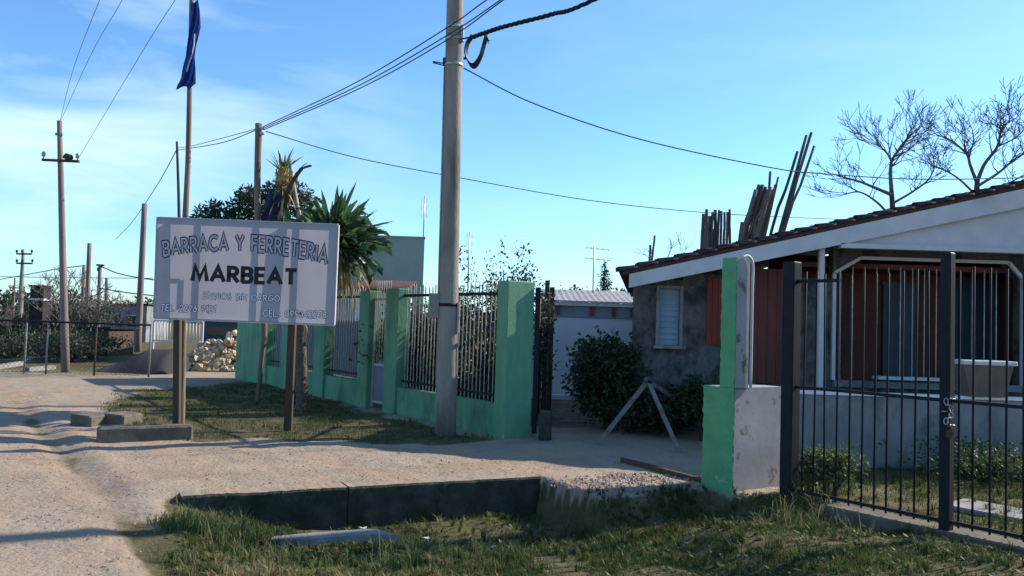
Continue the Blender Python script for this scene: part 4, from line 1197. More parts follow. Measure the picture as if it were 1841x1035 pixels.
shrub(780, 700, 15.9, 2.5, 1.9, 15000, .08, leaf_dark, 35, 'dark shrub filling the lower half behind the near fence bars', shell=.2, clumpn=30)
shrub(858, 700, 14.3, 1.6, 1.6, 8000, .075, leaf_dark, 36, 'dark shrub behind the bars next to the wide green pillar', shell=.2, clumpn=12)
shrub(905, 700, 15.5, 1.5, 3.05, 4200, .07, leaf_grey, 37, 'tall open twiggy shrub showing above the wide green pillar', shell=.2, clumpn=14)
shrub(835, 700, 16.5, 1.4, 3.0, 2200, .075, leaf_grey, 38, 'thin airy shrub showing above the fence right of the concrete pole', shell=.2, clumpn=10)
shrub(733, 700, 17.8, 1.4, 2.1, 6000, .08, leaf_mid, 39, 'mid green shrub behind the fence left of the concrete pole', shell=.25, clumpn=12)
shrub(742, 700, 16.4, 1.2, 1.75, 6000, .08, leaf_dark, 45, 'dark shrub behind the bars next to the green gate post', shell=.1, clumpn=14)
# dark broad tree behind the sign
TY = 29.0
tb0 = Vector((P(470, 600, TY).x, TY, 0))
tr = empty('tree', tb0, 'broad dark evergreen tree showing above the sign board', 'tree')
b = MB(); b.tube([tb0 - UP * .1, tb0 + Vector((.05, 0, 1.4)), tb0 + Vector((-.05, 0, 2.6)), tb0 + Vector((.1, 0, 3.6))], [.2, .16, .13, .07], 10)
for k in range(5):
    a_ = k * 1.3; b.tube([tb0 + UP * (1.8 + .2 * k), tb0 + Vector((math.cos(a_) * .7, math.sin(a_) * .6, 2.6 + .2 * k)), tb0 + Vector((math.cos(a_) * 1.2, math.sin(a_) * 1.0, 3.1 + .2 * k))], [.08, .05, .02], 6)
b.build('trunk', bark, tr)
g = random.Random(3); cl = []
for (px, py, r_) in ((385, 398, .42), (372, 385, .28), (420, 392, .5), (440, 368, .45), (455, 350, .36), (480, 360, .5), (505, 345, .45), (530, 350, .5), (548, 370, .45), (500, 395, .6), (560, 400, .5), (385, 372, .24), (360, 388, .2), (460, 410, .6), (520, 335, .3), (440, 345, .2)):
    cl.append((P(px, py, TY + g.uniform(-.9, .9)), (r_ * 1.26, r_ * 1.26, r_ * .95)))
cl += [(tb0 + Vector((g.uniform(-1.6, 1.6), g.uniform(-1, 1), g.uniform(2.3, 3.4))), (.6, .6, .45)) for _ in range(8)]
crown(tr, cl, 9000, .18, leaf_dark, 41, shell=.2, aspect=.4)
# conifer and far tree tops
cbase = Vector((P(1085, 560, 40).x, 40, 0)); ctop = P(1082, 470, 40)
co = empty('conifer', cbase, 'small dark conifer rising behind the grey shed roof', 'conifer')
b = MB(); b.tube([cbase, Vector((cbase.x, 40, ctop.z))], [.13, .02], 7); b.build('trunk', bark, co)
g = random.Random(9); cl = []
hh = ctop.z
for k in range(46):
    s_ = k / 45; z_ = 1.0 + (hh - 1.1) * s_; ra = (1 - s_) * .85 + .06
    a_ = k * 2.4; cl.append((cbase + Vector((math.cos(a_) * ra * .6, math.sin(a_) * ra * .6, z_ - ra * .12)), (ra * .45 + .05, ra * .45 + .05, .10)))
crown(co, cl, 4200, .16, conifer_m, 42, aspect=.3, shell=.1, droop=.3)
for k, (px, w, h, Y_, m, lb) in enumerate(((1018, 1.5, 3.6, 42, leaf_grey, 'left of two small round tree tops behind the shed roof'), (1040, 1.5, 3.5, 42, leaf_grey, 'right of two small round tree tops behind the shed roof'), (1115, 2.1, 3.45, 40, leaf_mid, 'pale green tree top between conifer and house'), (1137, 1.6, 3.2, 41, leaf_mid, 'last pale tree top touching the house edge'))):
    shrub(px, 0, Y_, w, h, 1500, .17, m, 50 + k, lb, 'tree', 'tree', shell=.1, clumpn=12)
# far wood along the horizon
v, i = [], []
gg = np.random.default_rng(5); cl = []
for k in range(130):
    x_ = -150 + k * 2.6 + gg.uniform(-1, 1); hh = gg.uniform(1.6, 3.6)
    cl.append(((x_, 165 + gg.uniform(-6, 6), hh * .7), (gg.uniform(2, 4), 3, hh)))
v, i = leaf_cloud(cl, 26000, .9, .6, 77, .4)
v[:, 2] = np.maximum(v[:, 2], 0)
o = link_mesh('far_trees', fastmesh('far_trees', v, 4, i, leaf_grey), None, 'stuff'); tag(o, 'low line of far trees on the horizon', 'trees')

# bare trees
def bare_tree(base, L, seed, label, lean=(0, 0), depth=6, r=.11, spread=.55, name='bare_tree', cat='tree', first=None, m=twig_m, H=None, rmin=.011, limbs=None, Yt=0):
    g = random.Random(seed); e = empty(name, base, label, cat)
    tb_, lb_ = MB(), MB()
    def grow(p, d, L_, r_, k):
        n_ = 5 if k < 4 else 3
        pts = [p]; dd = d.copy()
        bend = Vector((g.uniform(-1, 1), g.uniform(-1, 1), g.uniform(-.2, .9))) * (.10 if k else .04)
        for _ in range(n_):
            dd = (dd + bend + Vector((g.uniform(-1, 1), g.uniform(-1, 1), g.uniform(-.7, .7))) * (.17 if k else .06)).normalized()
            pts.append(pts[-1] + dd * (L_ / n_))
        rad = [max(r_ * (1 - .42 * i_ / n_), rmin) for i_ in range(n_ + 1)]
        (tb_ if k == 0 else lb_).tube(pts, rad, 8 if k < 2 else (5 if k < 4 else 3), caps=k < 2)
        if k >= depth: return
        nch = 3 if k == 0 else (2 if k < depth - 1 else 3)
        a0_ = g.uniform(0, 6.28)
        for c in range(nch):
            a_ = a0_ + c * 6.28 / nch + g.uniform(-.5, .5); sp = spread * g.uniform(.55, 1.3)
            ax = dd.cross(Vector((math.cos(a_), math.sin(a_), .2))).normalized()
            nd = (Matrix.Rotation(sp, 3, ax) @ dd); nd.z += .05; nd.normalize()
            grow(pts[-1], nd, L_ * g.uniform(.66, .88), max(rad[-1] * g.uniform(.72, .95), rmin), k + 1)
        for q in range(2, n_):
            if k >= 1 and g.random() < .55:
                a_ = g.uniform(0, 6.28)
                nd = (dd * .75 + Vector((math.cos(a_), math.sin(a_), .15))).normalized()
                grow(pts[q], nd, L_ * g.uniform(.4, .65), max(rad[q] * .5, rmin), min(depth, k + 2))
    if limbs:
        for li, (k0, ra, rb, pxs) in enumerate(limbs):
            dy = 0 if li == 0 else g.uniform(-1.1, 1.1)
            pts = [P(x_, y_ + max(0, 330 - y_) * .22, Yt + dy * (i_ / (len(pxs) - 1)) + g.uniform(-.08, .08)) for i_, (x_, y_) in enumerate(pxs)]
            if li == 0: pts = [Vector((pts[0].x, Yt, -.1))] + pts
            sp = spline(pts, 5); m_ = len(sp) - 1
            (tb_ if li == 0 else lb_).tube(sp, [.72 * (ra + (rb - ra) * i_ / m_) for i_ in range(m_ + 1)], 7)
            if li == 0: continue
            for i_ in range(3, m_ + 1):
                for rep_ in range(2 if i_ < m_ else 3):
                    if i_ < m_ and (g.random() < .45 or i_ < m_ * .3): continue
                    t_ = (sp[i_] - sp[i_ - 1]).normalized(); a_ = g.uniform(0, 6.28)
                    nd = (t_ * .8 + Vector((math.cos(a_), math.sin(a_) * .8, g.uniform(-.2, .7))) * .85).normalized()
                    grow(sp[i_], nd, g.uniform(.36, .66), max(rmin, (ra + (rb - ra) * i_ / m_) * .45), k0 + 1)
    else: grow(Vector(base) - UP * .1, Vector((lean[0], lean[1], 1)).normalized(), L, r, 0)
    if H:
        mz = sum(v[2] for v in lb_.v) / len(lb_.v); mx_ = sum(v[0] for v in lb_.v) / len(lb_.v) - base[0]; my_ = sum(v[1] for v in lb_.v) / len(lb_.v) - base[1]
        for q in (tb_, lb_): q.v = [(v[0] - mx_ * v[2] / mz, v[1] - my_ * v[2] / mz, v[2]) for v in q.v]
        zm = max(v[2] for v in lb_.v); k_ = H / zm; b0 = Vector(base)
        for q in (tb_, lb_): q.v = [tuple(b0 + (Vector(v) - b0) * k_) for v in q.v]
    tb_.build('trunk', bark, e); lb_.build('branches', m, e)
    return e
def at_col(px, Y_): d_ = ray(px, 620); return Vector((d_.x / d_.y * Y_, Y_, 0))
bare_tree(at_col(1605, 26), 2.9, 12, 'leafless tree with open crown left of the two above the roof', depth=6, rmin=.008, spread=.55, Yt=26, limbs=[(0, .16, .10, [(1605, 420), (1605, 380), (1603, 345)]), (3, .085, .03, [(1603, 350), (1575, 338), (1545, 325), (1508, 312)]), (3, .095, .03, [(1603, 345), (1601, 300), (1606, 270), (1626, 236), (1638, 205)]), (3, .05, .02, [(1603, 278), (1592, 255), (1575, 238)]), (3, .06, .025, [(1606, 365), (1640, 345), (1668, 322), (1682, 290)]), (3, .06, .025, [(1598, 385), (1575, 362), (1545, 345), (1515, 350)]), (4, .03, .018, [(1626, 236), (1642, 225), (1652, 212)])])
bare_tree(at_col(1757, 29), 3.1, 23, 'leafless spreading tree at the right edge above the roof', depth=6, rmin=.009, spread=.55, Yt=29, limbs=[(0, .18, .12, [(1752, 400), (1755, 360), (1757, 325)]), (3, .10, .03, [(1757, 325), (1770, 285), (1793, 245), (1800, 205), (1815, 185)]), (3, .09, .03, [(1757, 330), (1745, 290), (1738, 262), (1715, 235), (1698, 222)]), (3, .08, .03, [(1757, 335), (1795, 305), (1828, 270), (1860, 250)]), (3, .06, .025, [(1754, 350), (1725, 320), (1700, 300), (1672, 285)]), (3, .05, .02, [(1740, 268), (1750, 235), (1748, 205)]), (3, .06, .025, [(1760, 345), (1800, 335), (1835, 315), (1870, 300)]), (3, .045, .02, [(1793, 245), (1825, 225), (1845, 200)])])
bare_tree(at_col(1225, 32), 1.5, 5, 'small leafless treetop showing past the lower roof end', depth=5, r=.07, H=P(1225, 420, 32).z)
for k, (px, Y_, L, lb) in enumerate(((95, 34, 1.0, 'leafless pale bush beside the brick pier'), (125, 36, 1.05, 'leafless bush directly behind the tall cross-arm pole'), (150, 33, .9, 'leafless bush right of the cross-arm pole'), (205, 38, .75, 'leafless bush beside the small pale building'), (15, 36, .6, 'low leafless scrub at the left edge'))):
    bare_tree(at_col(px, Y_), L, 60 + k, lb, depth=5, r=.06, spread=.6, name='bare_bush', cat='bush', m=twig_m)
for k, (px, Y_, w, h, m, lb) in enumerate(((150, 39, 3.6, 2.0, leaf_grey, 'brown green scrub behind the leafless bushes'), (30, 39, 3.0, 1.4, leaf_grey, 'brown green scrub behind the chain-link at the left edge'), (100, 41, 2.6, 2.2, leaf_grey, 'brown green scrub right of the brick pier'), (215, 50, 5.0, 2.6, leaf_mid, 'green scrub behind the small pale building'))):
    shrub(px, 0, Y_, w, h, 2200, .14, m, 80 + k, lb, shell=.1, clumpn=12)

for k, (px, Y_, w, h, m, lb) in enumerate(((20, 27, 3.4, .75, leaf_grey, 'low brown weeds behind the chain-link at the left edge'), (75, 29, 3.0, .9, leaf_dark, 'dark weeds at the foot of the brick pier'), (130, 26, 2.2, .8, leaf_grey, 'brown weeds behind the foot of the cross-arm pole'), (165, 28, 2.2, .9, leaf_dark, 'dark weeds beside the plank hut'))):
    shrub(px, 0, Y_, w, h, 2600, .10, m, 120 + k, lb, 'weed', 'weed', shell=.05, clumpn=16)

# ------------------------------------------------------------------ timber poles standing behind the roof
ORDS = ['leftmost', 'second from left', 'third from left', 'fourth from left', 'fifth from left', 'sixth from left', 'seventh from left', 'eighth from left', 'ninth from left', 'tenth from left', 'eleventh from left', 'twelfth from left']
def sticks(lst, Y_, label, group):
    lst = sorted(lst, key=lambda q: q[2])
    for kk, (xb, yb, xt, yt, r_) in enumerate(lst):
        Yk = Y_ + random.uniform(-.25, .25)
        t_ = P(xt, yt, Yk); b0 = P(xb, yb, Yk)
        dr_ = (t_ - b0); k_ = b0.z / max(dr_.z, .05)
        foot = b0 - dr_ * k_
        foot = Vector((b0.x - dr_.x * min(k_, 1.5), Yk, 0)) if abs(foot.x - b0.x) > 1.2 else foot
        b = MB(); pts = spline([foot, b0, (b0 + t_) / 2 + Vector((random.uniform(-.02, .02), 0, 0)), t_], 3)
        b.tube(pts, [r_ * (1.1 - .02 * i_) for i_ in range(len(pts))], 7, wob=.08)
        o = b.build('timber_pole', timber, None, foot)
        tag(o, label % (ORDS[kk] if kk < len(lst) - 1 else 'rightmost'), 'timber pole', group)
SYk = 21.5
sticks([(1168 , 462, 1169, 440, .03), (1173, 460, 1177, 423, .03)], SYk, '%s of two short timber poles above the low end of the roof', 'pair of short timber poles')
sticks([(1262 + k * 5.6, 440, 1266 + k * 5.2 + random.uniform(-1, 1), 376 + random.choice((0, 3, 8, 12, 1, 5)), .047 if k < 5 else .035) for k in range(10)], SYk, '%s upright timber pole in the shorter bundle above the roof', 'shorter timber bundle')
sticks([(1333 + k * 5.2, 424, 1360 + k * 5 + random.uniform(-2, 2), 332 + random.choice((-4, 0, 4, 9, -10)), .052) for k in range(8)] + [(1331, 424, 1345, 395, .05), (1340, 424, 1350, 392, .05), (1376, 415, 1385, 308, .036), (1378, 412, 1399, 318, .03)], SYk, '%s leaning timber pole in the thick bundle above the roof', 'leaning timber bundle')
sticks([(1388, 412, 1434, 272, .04), (1404, 408, 1450, 243, .042), (1410, 404, 1459, 238, .042), (1413, 404, 1464, 262, .036)], SYk, '%s of the four longest timber poles rising above the roof', 'longest timber poles')

# ------------------------------------------------------------------ A-shaped trestle in the gateway
ap = P(1165, 684, 11.3)
tr3 = empty('trestle', Vector((ap.x, 11.3, 0)), 'grey three-legged wooden trestle in the shade inside the gateway', 'trestle')
for foot in (G(1070, 801), G(1222, 811), G(1290, 764)):
    b = MB(); b.bar(foot - UP * .02, ap + (ap - foot) * .03, .055, .04, Vector((0, 1, 0))); b.build('leg', wood_grey, tr3)
b = MB(); b.tube([ap + Vector((-.03, -.04, .0)), ap + Vector((.05, -.04, -.02))], .02, 6); b.build('bolt', iron, tr3)

# ------------------------------------------------------------------ things behind the yard
wy = 18.4
xa, xb = P(930, 640, wy).x, P(1165, 640, wy).x
o_ = empty('boundary_wall', ((xa + xb) / 2, wy, 0), 'white painted boundary wall at the back of the yard', 'wall')
zt_ = P(1050, 571, wy).z
b = MB(); b.box(((xa + xb + 2) / 2, wy, zt_ / 2), (xb - xa + 2, .15, zt_)); b.build('wall', white_wall, o_)
b = MB(); b.box(((xa + xb + 2) / 2, wy, zt_ + .018), (xb - xa + 2.04, .2, .03)); b.build('coping', whitewash, o_)
kx = G(1000, 716)
b = MB(); b.box(Vector((kx.x + .1, kx.y - .1, .04)), (1.3, .3, .12), bev=.01); o = b.build('step', white_wall, None, kx); tag(o, 'pavement strip below the white boundary wall, its sunlight painted in as white', 'step')  # pavement strip; the sunlight on it is put in as white
# two dark posts
for px, ty, lb in ((981, 504, 'taller of two dark wooden posts by the open gate leaf'), (990, 516, 'shorter of two dark wooden posts by the open gate leaf')):
    q = at_col(px, 15.5); b = MB(); b.bar(q, Vector((q.x, q.y, P(px, ty, 15.5).z)), .085, .085, Vector((0, 1, 0))); o = b.build('wooden_post', wood_dark, None, q); tag(o, lb, 'post')
# shed with fibre-cement roof
sy = 25.0
xa, xb = P(975, 540, sy).x, P(1160, 540, sy).x
shd = empty('shed', ((xa + xb) / 2, sy, 0), 'pale blue shed with grey corrugated roof behind the white boundary wall', 'shed')
ze = P(1050, 541, sy).z; zr = P(1050, 521, sy + 2.5).z
b = MB(); b.box(((xa + xb) / 2, sy + 1.5, ze / 2 - .05), (xb - xa - .1, 3.0, ze - .1)); b.build('wall', blue_wall, shd)
b = MB(); nseg = int((xb - xa + .3) / .09); vs = []
for k in range(nseg + 1):
    o2 = .007 * (1 if k % 2 else -1); xx = xa - .15 + k * (xb - xa + .3) / nseg
    vs += [(xx, sy - .2, ze + o2), (xx, sy + 2.6, zr + o2), (xx, sy + 2.6, zr + o2 - .03), (xx, sy - .2, ze + o2 - .05)]
fs = []
for k in range(nseg): 
    a_ = 4 * k; fs += [(a_, a_ + 4, a_ + 5, a_ + 1), (a_ + 3, a_ + 2, a_ + 6, a_ + 7), (a_, a_ + 3, a_ + 7, a_ + 4)]
b.add(vs, fs); b.build('roof', fibre, shd)
b = MB()
for px in (1002, 1064, 1104, 1136): 
    q = P(px, 555, sy - .08); b.box((q.x, sy - .05, ze / 2), (.10, .08, ze))
b.build('posts', wood_dark, shd)
b = MB(); b.box(((xa + xb) / 2, sy - .12, ze - .10), (xb - xa, .06, .10)); b.build('gutter', steel, shd)
# grey-green building
gy_ = 30.0
xa, xb = P(560, 470, gy_).x, P(762, 470, gy_).x; zt_ = P(720, 427, gy_).z
bld = empty('building', ((xa + xb) / 2, gy_, 0), 'plain flat-topped grey green building behind the fence and yucca', 'building')
b = MB(); b.prism([(xa, 0), (xb, 0), (xb, zt_), (xa, zt_)], Vector((1, 0, 0)), UP, (0, gy_, 0), 6, Vector((-.14, 1, 0))); b.build('wall', grey_green, bld)
b = MB(); b.prism([(xa - .03, zt_ + .003), (xb + .03, zt_ + .003), (xb + .03, zt_ + .06), (xa - .03, zt_ + .06)], Vector((1, 0, 0)), UP, (0, gy_ - .03, 0), 6.06, Vector((-.14, 1, 0))); b.build('parapet', grey_green, bld)
# red tiled lean-to roof
ly_ = 19.0
xa, xb = P(630, 510, ly_).x, P(734, 510, ly_).x
ln = empty('lean_to', ((xa + xb) / 2, ly_, 0), 'low lean-to with a red tiled roof behind the green fence', 'shed')
z0_, z1_ = P(690, 522, ly_).z, P(690, 505, ly_ + 1.7).z
b = MB(); b.box(((xa + xb) / 2, ly_ + .9, z0_ / 2 - .06), (xb - xa - .2, 1.5, z0_ - .12)); b.build('wall', white_wall, ln)
b = MB(); nseg = 22; vs = []
for k in range(nseg * 4 + 1):
    xx = xa + k * (xb - xa) / (nseg * 4); o2 = .03 * abs(math.sin(k * math.pi / 4)); vs += [(xx, ly_, z0_ + o2), (xx, ly_ + 1.7, z1_ + o2), (xx, ly_ + 1.7, z1_ - .05), (xx, ly_, z0_ - .05)]
fs = []
for k in range(nseg * 4):
    a_ = 4 * k; fs += [(a_, a_ + 4, a_ + 5, a_ + 1), (a_ + 3, a_ + 2, a_ + 6, a_ + 7), (a_, a_ + 3, a_ + 7, a_ + 4), (a_ + 1, a_ + 5, a_ + 6, a_ + 2)]
b.add(vs, fs, True); b.build('roof', red_tile, ln)
# aerials
def aerial(px, ytop, ybot, Y_, label, kind):
    b0 = P(px, ybot, Y_); t_ = P(px, ytop, Y_)
    e = empty('aerial', Vector((b0.x, Y_, max(0, b0.z - .1))), label, 'aerial')
    b = MB(); b.tube([b0 - UP * .1, Vector((b0.x, Y_, t_.z))], .022, 6); b.build('mast', steel, e)
    b = MB()
    if kind == 'yagi':
        for py, w in ((446, 40), (465, 44)):
            A = P(px - w * .3, py - 1, Y_); C_ = P(px + w * .7, py + 3, Y_ + 1.0); b.bar(A, C_, .03)
            for k in range(5):
                q = A + (C_ - A) * (k / 4); b.bar(q + Vector((-.05, -.35, 0)), q + Vector((.05, .35, 0)), .014)
    else:
        for k in range(3):
            z_ = t_.z - .15 - k * .28
            b.bar(Vector((b0.x - .12, Y_ - .2, z_)), Vector((b0.x + .12, Y_ + .2, z_)), .018)
            b.bar(Vector((b0.x - .10, Y_, z_ - .1)), Vector((b0.x - .10, Y_, z_ + .1)), .014)
            b.bar(Vector((b0.x + .09, Y_, z_ - .08)), Vector((b0.x + .09, Y_, z_ + .08)), .014)
    b.build('elements', steel, e)
aerial(761, 352, 426, 30.5, 'thin aerial standing on the corner of the grey green building', 'mast')
aerial(841, 417, 520, 30, 'thin aerial mast between concrete pole and twiggy shrub', 'mast')
aerial(1066, 443, 524, 27.0, 'television aerial with two long booms above the shed roof', 'yagi')

# ------------------------------------------------------------------ left background
# chain-link fence with top rail
cy = 20.6
cf = empty('chain_link_fence', (P(100, 600, cy).x, cy, 0), 'chain-link fence with steel top rail along the far side of the crossing street', 'fence')
z_r = P(140, 580, cy).z; xa, xb = P(-120, 580, cy).x, P(272, 580, cy).x
b = MB(); b.tube([(xa, cy, z_r), (xb, cy, z_r)], .026, 7); b.build('top_rail', iron, cf)
for px in (-60, 46, 85, 172, 270):
    q = at_col(px, cy); b = MB(); b.tube([q, Vector((q.x, cy, z_r))], .024, 7); b.build('post', concrete if px != 172 else wood_dark, cf)
b = MB(); st = .11
nn = int((xb - xa) / st)
for k in range(-int(z_r / st), nn):
    for sg in (0, 1):
        x0_ = xa + k * st; x1_ = x0_ + z_r
        if sg: pts = [Vector((x0_, cy, .02)), Vector((x1_, cy, z_r))]
        else: pts = [Vector((x1_, cy, .02)), Vector((x0_, cy, z_r))]
        if min(x0_, x1_) < xa or max(x0_, x1_) > xb: continue
        b.bar(pts[0], pts[1], .004, .004, Vector((0, 1, 0)))
b.build('wire_mesh', iron, cf, kind='stuff')
# kerb pieces
for k, (p0, p1, lb) in enumerate((((-10, 665), (38, 656), 'left pale kerb stone at the street corner'), ((44, 651), (135, 642), 'rear pale kerb stone behind the chain-link'), ((48, 668), (96, 664), 'middle pale kerb stone near the fence post'))):
    A, C_ = G(*p0), G(*p1); b = MB(); b.bar(A + UP * .05, C_ + UP * .05, .14, .12); o = b.build('kerb_stone', concrete, None, A); tag(o, lb, 'kerb stone')
# brick pier
by_ = 38.0
xa, xb = P(59, 560, by_).x, P(84, 560, by_).x; zt_ = P(70, 516, by_).z; zb_ = P(70, 538, by_).z
pr_ = empty('brick_pier', ((xa + xb) / 2, by_, 0), 'square dark brick pier with a pale band near its top', 'pier')
b = MB(); b.box(((xa + xb) / 2, by_, zt_ / 2), (xb - xa - .03, xb - xa - .03, zt_)); b.build('core', brick_m, pr_)
bb = MB(); bb.box((0, 0, 0), (.145, .02, .055)); t_ = bb.build('brick', brick_m); bme = t_.data; bpy.data.objects.remove(t_)
nr = int(zt_ / .12)
for r_ in range(nr):
    for c in range(4):
        xx = xa + (c + .5 + (.25 if r_ % 2 else 0)) * (xb - xa) / 4.4
        if abs(r_ * .12 - zb_) < .1: continue
        piece('brick', bme, pr_, (xx, by_ - (xb - xa) / 2 + .012, .06 + r_ * .12), (0, 0, 0), (.95, 1, 1.7))
b = MB(); b.box(((xa + xb) / 2, by_, zb_), (xb - xa + .03, xb - xa + .03, .09)); b.build('band', white_paint, pr_)
b = MB(); b.box(((xa + xb) / 2, by_, zt_ + .04), (xb - xa + .08, xb - xa + .08, .09)); b.build('cap', brick_m, pr_)
# dark plank hut, pale small building
def hut(p0, p1, ytop, Y_, dep, label, m, name='hut', cat='hut', roofm=fibre, extra=None):
    xa, xb = P(p0, 600, Y_).x, P(p1, 600, Y_).x; zt_ = P((p0 + p1) / 2, ytop, Y_).z
    e = empty(name, ((xa + xb) / 2, Y_, 0), label, cat)
    b = MB(); b.box(((xa + xb) / 2, Y_ + dep / 2, zt_ / 2), (xb - xa, dep, zt_)); b.build('wall', m, e)
    b = MB(); b.box(((xa + xb) / 2, Y_ + dep / 2, zt_ + .05), (xb - xa + .25, dep + .3, .08), (Vector((1, 0, .03)).normalized(), Vector((0, 1, 0)), UP)); b.build('roof', roofm, e)
    return e, xa, xb, zt_
e, xa, xb, zt_ = hut(196, 262, 548, 46, 3, 'small pale building with open doorway behind the grit heap', low_wall_m, 'small_building', 'building', tile_m)
b = MB(); b.box((xa + (xb - xa) * .22, 45.96, zt_ * .36), ((xb - xa) * .26, .06, zt_ * .72)); b.build('doorway', dark_door, e)
b = MB(); b.box((xa + (xb - xa) * .62, 45.96, zt_ * .55), ((xb - xa) * .22, .06, zt_ * .32)); w_ = b.build('window', glass_m, e)
b = MB(); q = (xa + (xb - xa) * .62, 45.93, zt_ * .55); b.box((q[0], q[1], zt_ * .72), ((xb - xa) * .26, .05, .06)); b.box((q[0], q[1], zt_ * .38), ((xb - xa) * .26, .05, .06)); b.build('frame', white_paint, w_)
e, xa, xb, zt_ = hut(148, 196, 592, 30, 2, 'low dark plank hut behind the grit heap', wood_dark, 'hut', 'hut', iron)
for k in range(9):
    b = MB(); b.box((xa + (k + .5) * (xb - xa) / 9, 29.985, zt_ / 2), ((xb - xa) / 9 - .015, .03, zt_ - .03)); b.build('plank', wood_dark, e)
e, xa, xb, zt_ = hut(366, 440, 566, 31, 3, 'low dark shed with a flat roof behind the rubble heap', dark_door, 'shed', 'shed', fibre)
b = MB(); b.box(((xa + xb) / 2, 30.97, zt_ * .62), ((xb - xa) * .8, .05, zt_ * .2)); b.build('window', glass_m, e)
# white railing
ry_ = 25.0
ra_ = empty('railing', (P(320, 600, ry_).x, ry_, 0), 'white barred railing behind the sign post beside the rubble heap', 'railing')
xa, xb = P(276, 600, ry_).x, P(364, 600, ry_).x; zt_, zb_ = P(320, 577, ry_).z, P(320, 613, ry_).z
b = MB()
for z_ in (zt_, zb_): b.box(((xa + xb) / 2, ry_, z_), (xb - xa, .04, .045))
for xx in (xa, (xa + xb) / 2, xb): b.box((xx, ry_, zt_ / 2), (.05, .05, zt_))
b.build('frame', white_paint, ra_)
tmp = MB().tube([(0, 0, 0), (0, 0, 1)], .016, 5).build('bar', white_paint); rb = tmp.data; bpy.data.objects.remove(tmp)
for k in range(1, 15): piece('bar', rb, ra_, (xa + k * (xb - xa) / 15, ry_, zb_), (0, 0, 0), (1, 1, zt_ - zb_))
# grit heap
h0 = G(228, 671); 
b = MB(); NX, NYY = 40, 16; vs = []
xw0, xw1 = G(132, 671).x, G(312, 671).x
for j in range(NYY + 1):
    for i_ in range(NX + 1):
        u_, w_ = i_ / NX, j / NYY
        prof = max(0, math.sin(math.pi * min(1, w_))) ** .8
        side = (min(1, u_ / .55) ** 1.4) * (1 if u_ < .86 else max(0, 1 - ((u_ - .86) / .14) ** 2))
        if u_ < .55: side = .30 * sstep(0, .12, u_) + .70 * sstep(.12, .6, u_); side = float(side)
        z_ = .62 * prof * side + .03 * mnoise.noise(Vector((u_ * 12, w_ * 5, 1))) * prof
        vs.append((xw0 + (xw1 - xw0) * u_, h0.y + w_ * 2.6, z_ - .01))
b.add(vs, [(j * (NX + 1) + i_, j * (NX + 1) + i_ + 1, (j + 1) * (NX + 1) + i_ + 1, (j + 1) * (NX + 1) + i_) for j in range(NYY) for i_ in range(NX)], True)
o = b.build('grit_heap', grit, None, h0); tag(o, 'long dark grey heap of grit in the shade beside the crossing street', 'heap', kind='stuff')
# rubble heap: lumps one by one
rb0 = G(378, 668)
rh = empty('rubble_heap', rb0, 'sunlit heap of yellowish stone rubble behind the sign posts', 'heap')
lumps = []
for k in range(5):
    g = random.Random(100 + k); b = MB(); vs = []
    for z_, r_ in ((-.5, .35), (-.2, .55), (.25, .5), (.5, .25)):
        for q in range(6):
            a_ = q * 1.047 + g.uniform(-.25, .25); rr_ = r_ * g.uniform(.7, 1.2); vs.append((math.cos(a_) * rr_, math.sin(a_) * rr_, z_ + g.uniform(-.1, .1)))
    fs = [tuple(reversed(range(6))), tuple(range(18, 24))]
    for l_ in range(3):
        for q in range(6): fs.append((6 * l_ + q, 6 * l_ + (q + 1) % 6, 6 * l_ + 6 + (q + 1) % 6, 6 * l_ + 6 + q))
    b.add(vs, fs); t_ = b.build('stone', rubble_m); lumps.append(t_.data); bpy.data.objects.remove(t_)
g = random.Random(8)
for k in range(290):
    u_ = g.uniform(-1, 1); w_ = g.uniform(0, 1.0)
    hmax = .95 * (1 - abs(u_ * .75) ** 2.2) * w_ ** .8 * (1.0 + .15 * math.sin(u_ * 7))
    s_ = g.uniform(.06, .20)
    piece('stone', lumps[k % 5], rh, (rb0.x + u_ * .95, rb0.y + .1 + w_ * 1.1, hmax * (g.uniform(.82, 1.02)) + s_ * .15), (g.uniform(0, 6), g.uniform(0, 6), g.uniform(0, 6)), (s_ * g.uniform(.8, 1.5), s_, s_ * g.uniform(.6, 1)))

# ------------------------------------------------------------------ culvert headwall, slabs, kerbs
hw = empty('culvert_headwall', HA, 'long mossy concrete culvert headwall dropping from the driveway to the ditch, dark side facing us', 'headwall')
def headseg(u0_, u1_, seed, name='slab', drop=.62, lift=0.0):
    K = 34; g = random.Random(seed); vs = []; fs = []
    for i_ in range(K + 1):
        u_ = u0_ + (u1_ - u0_) * i_ / K; p = HA + hvec * u_
        topz = .012 + lift * .5 + .007 * mnoise.noise(Vector((u_ * 2.1, seed, 0))) + .003 * g.uniform(-1, 1)
        f0 = .02 * mnoise.noise(Vector((u_ * 1.7, seed, 3))) + .003 * g.uniform(-1, 1)
        for off, z_ in ((.05 + f0, -drop), (.042 + f0, topz - .020), (.028 + f0, topz), (-.24, topz - .005), (-.24, -drop)):
            q = p + hn * off; vs.append((q.x, q.y, z_))
    for i_ in range(K):
        for k in range(5): fs.append((5 * i_ + k, 5 * i_ + (k + 1) % 5, 5 * i_ + 5 + (k + 1) % 5, 5 * i_ + 5 + k))
    fs += [(4, 3, 2, 1, 0), tuple(5 * K + k for k in range(5))]
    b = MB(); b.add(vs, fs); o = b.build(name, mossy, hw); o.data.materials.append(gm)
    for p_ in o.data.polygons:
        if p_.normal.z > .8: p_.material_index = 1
    return o
cutu = HL * .42
headseg(0, cutu - .004, 1); headseg(cutu + .004, HL, 2, lift=.006)
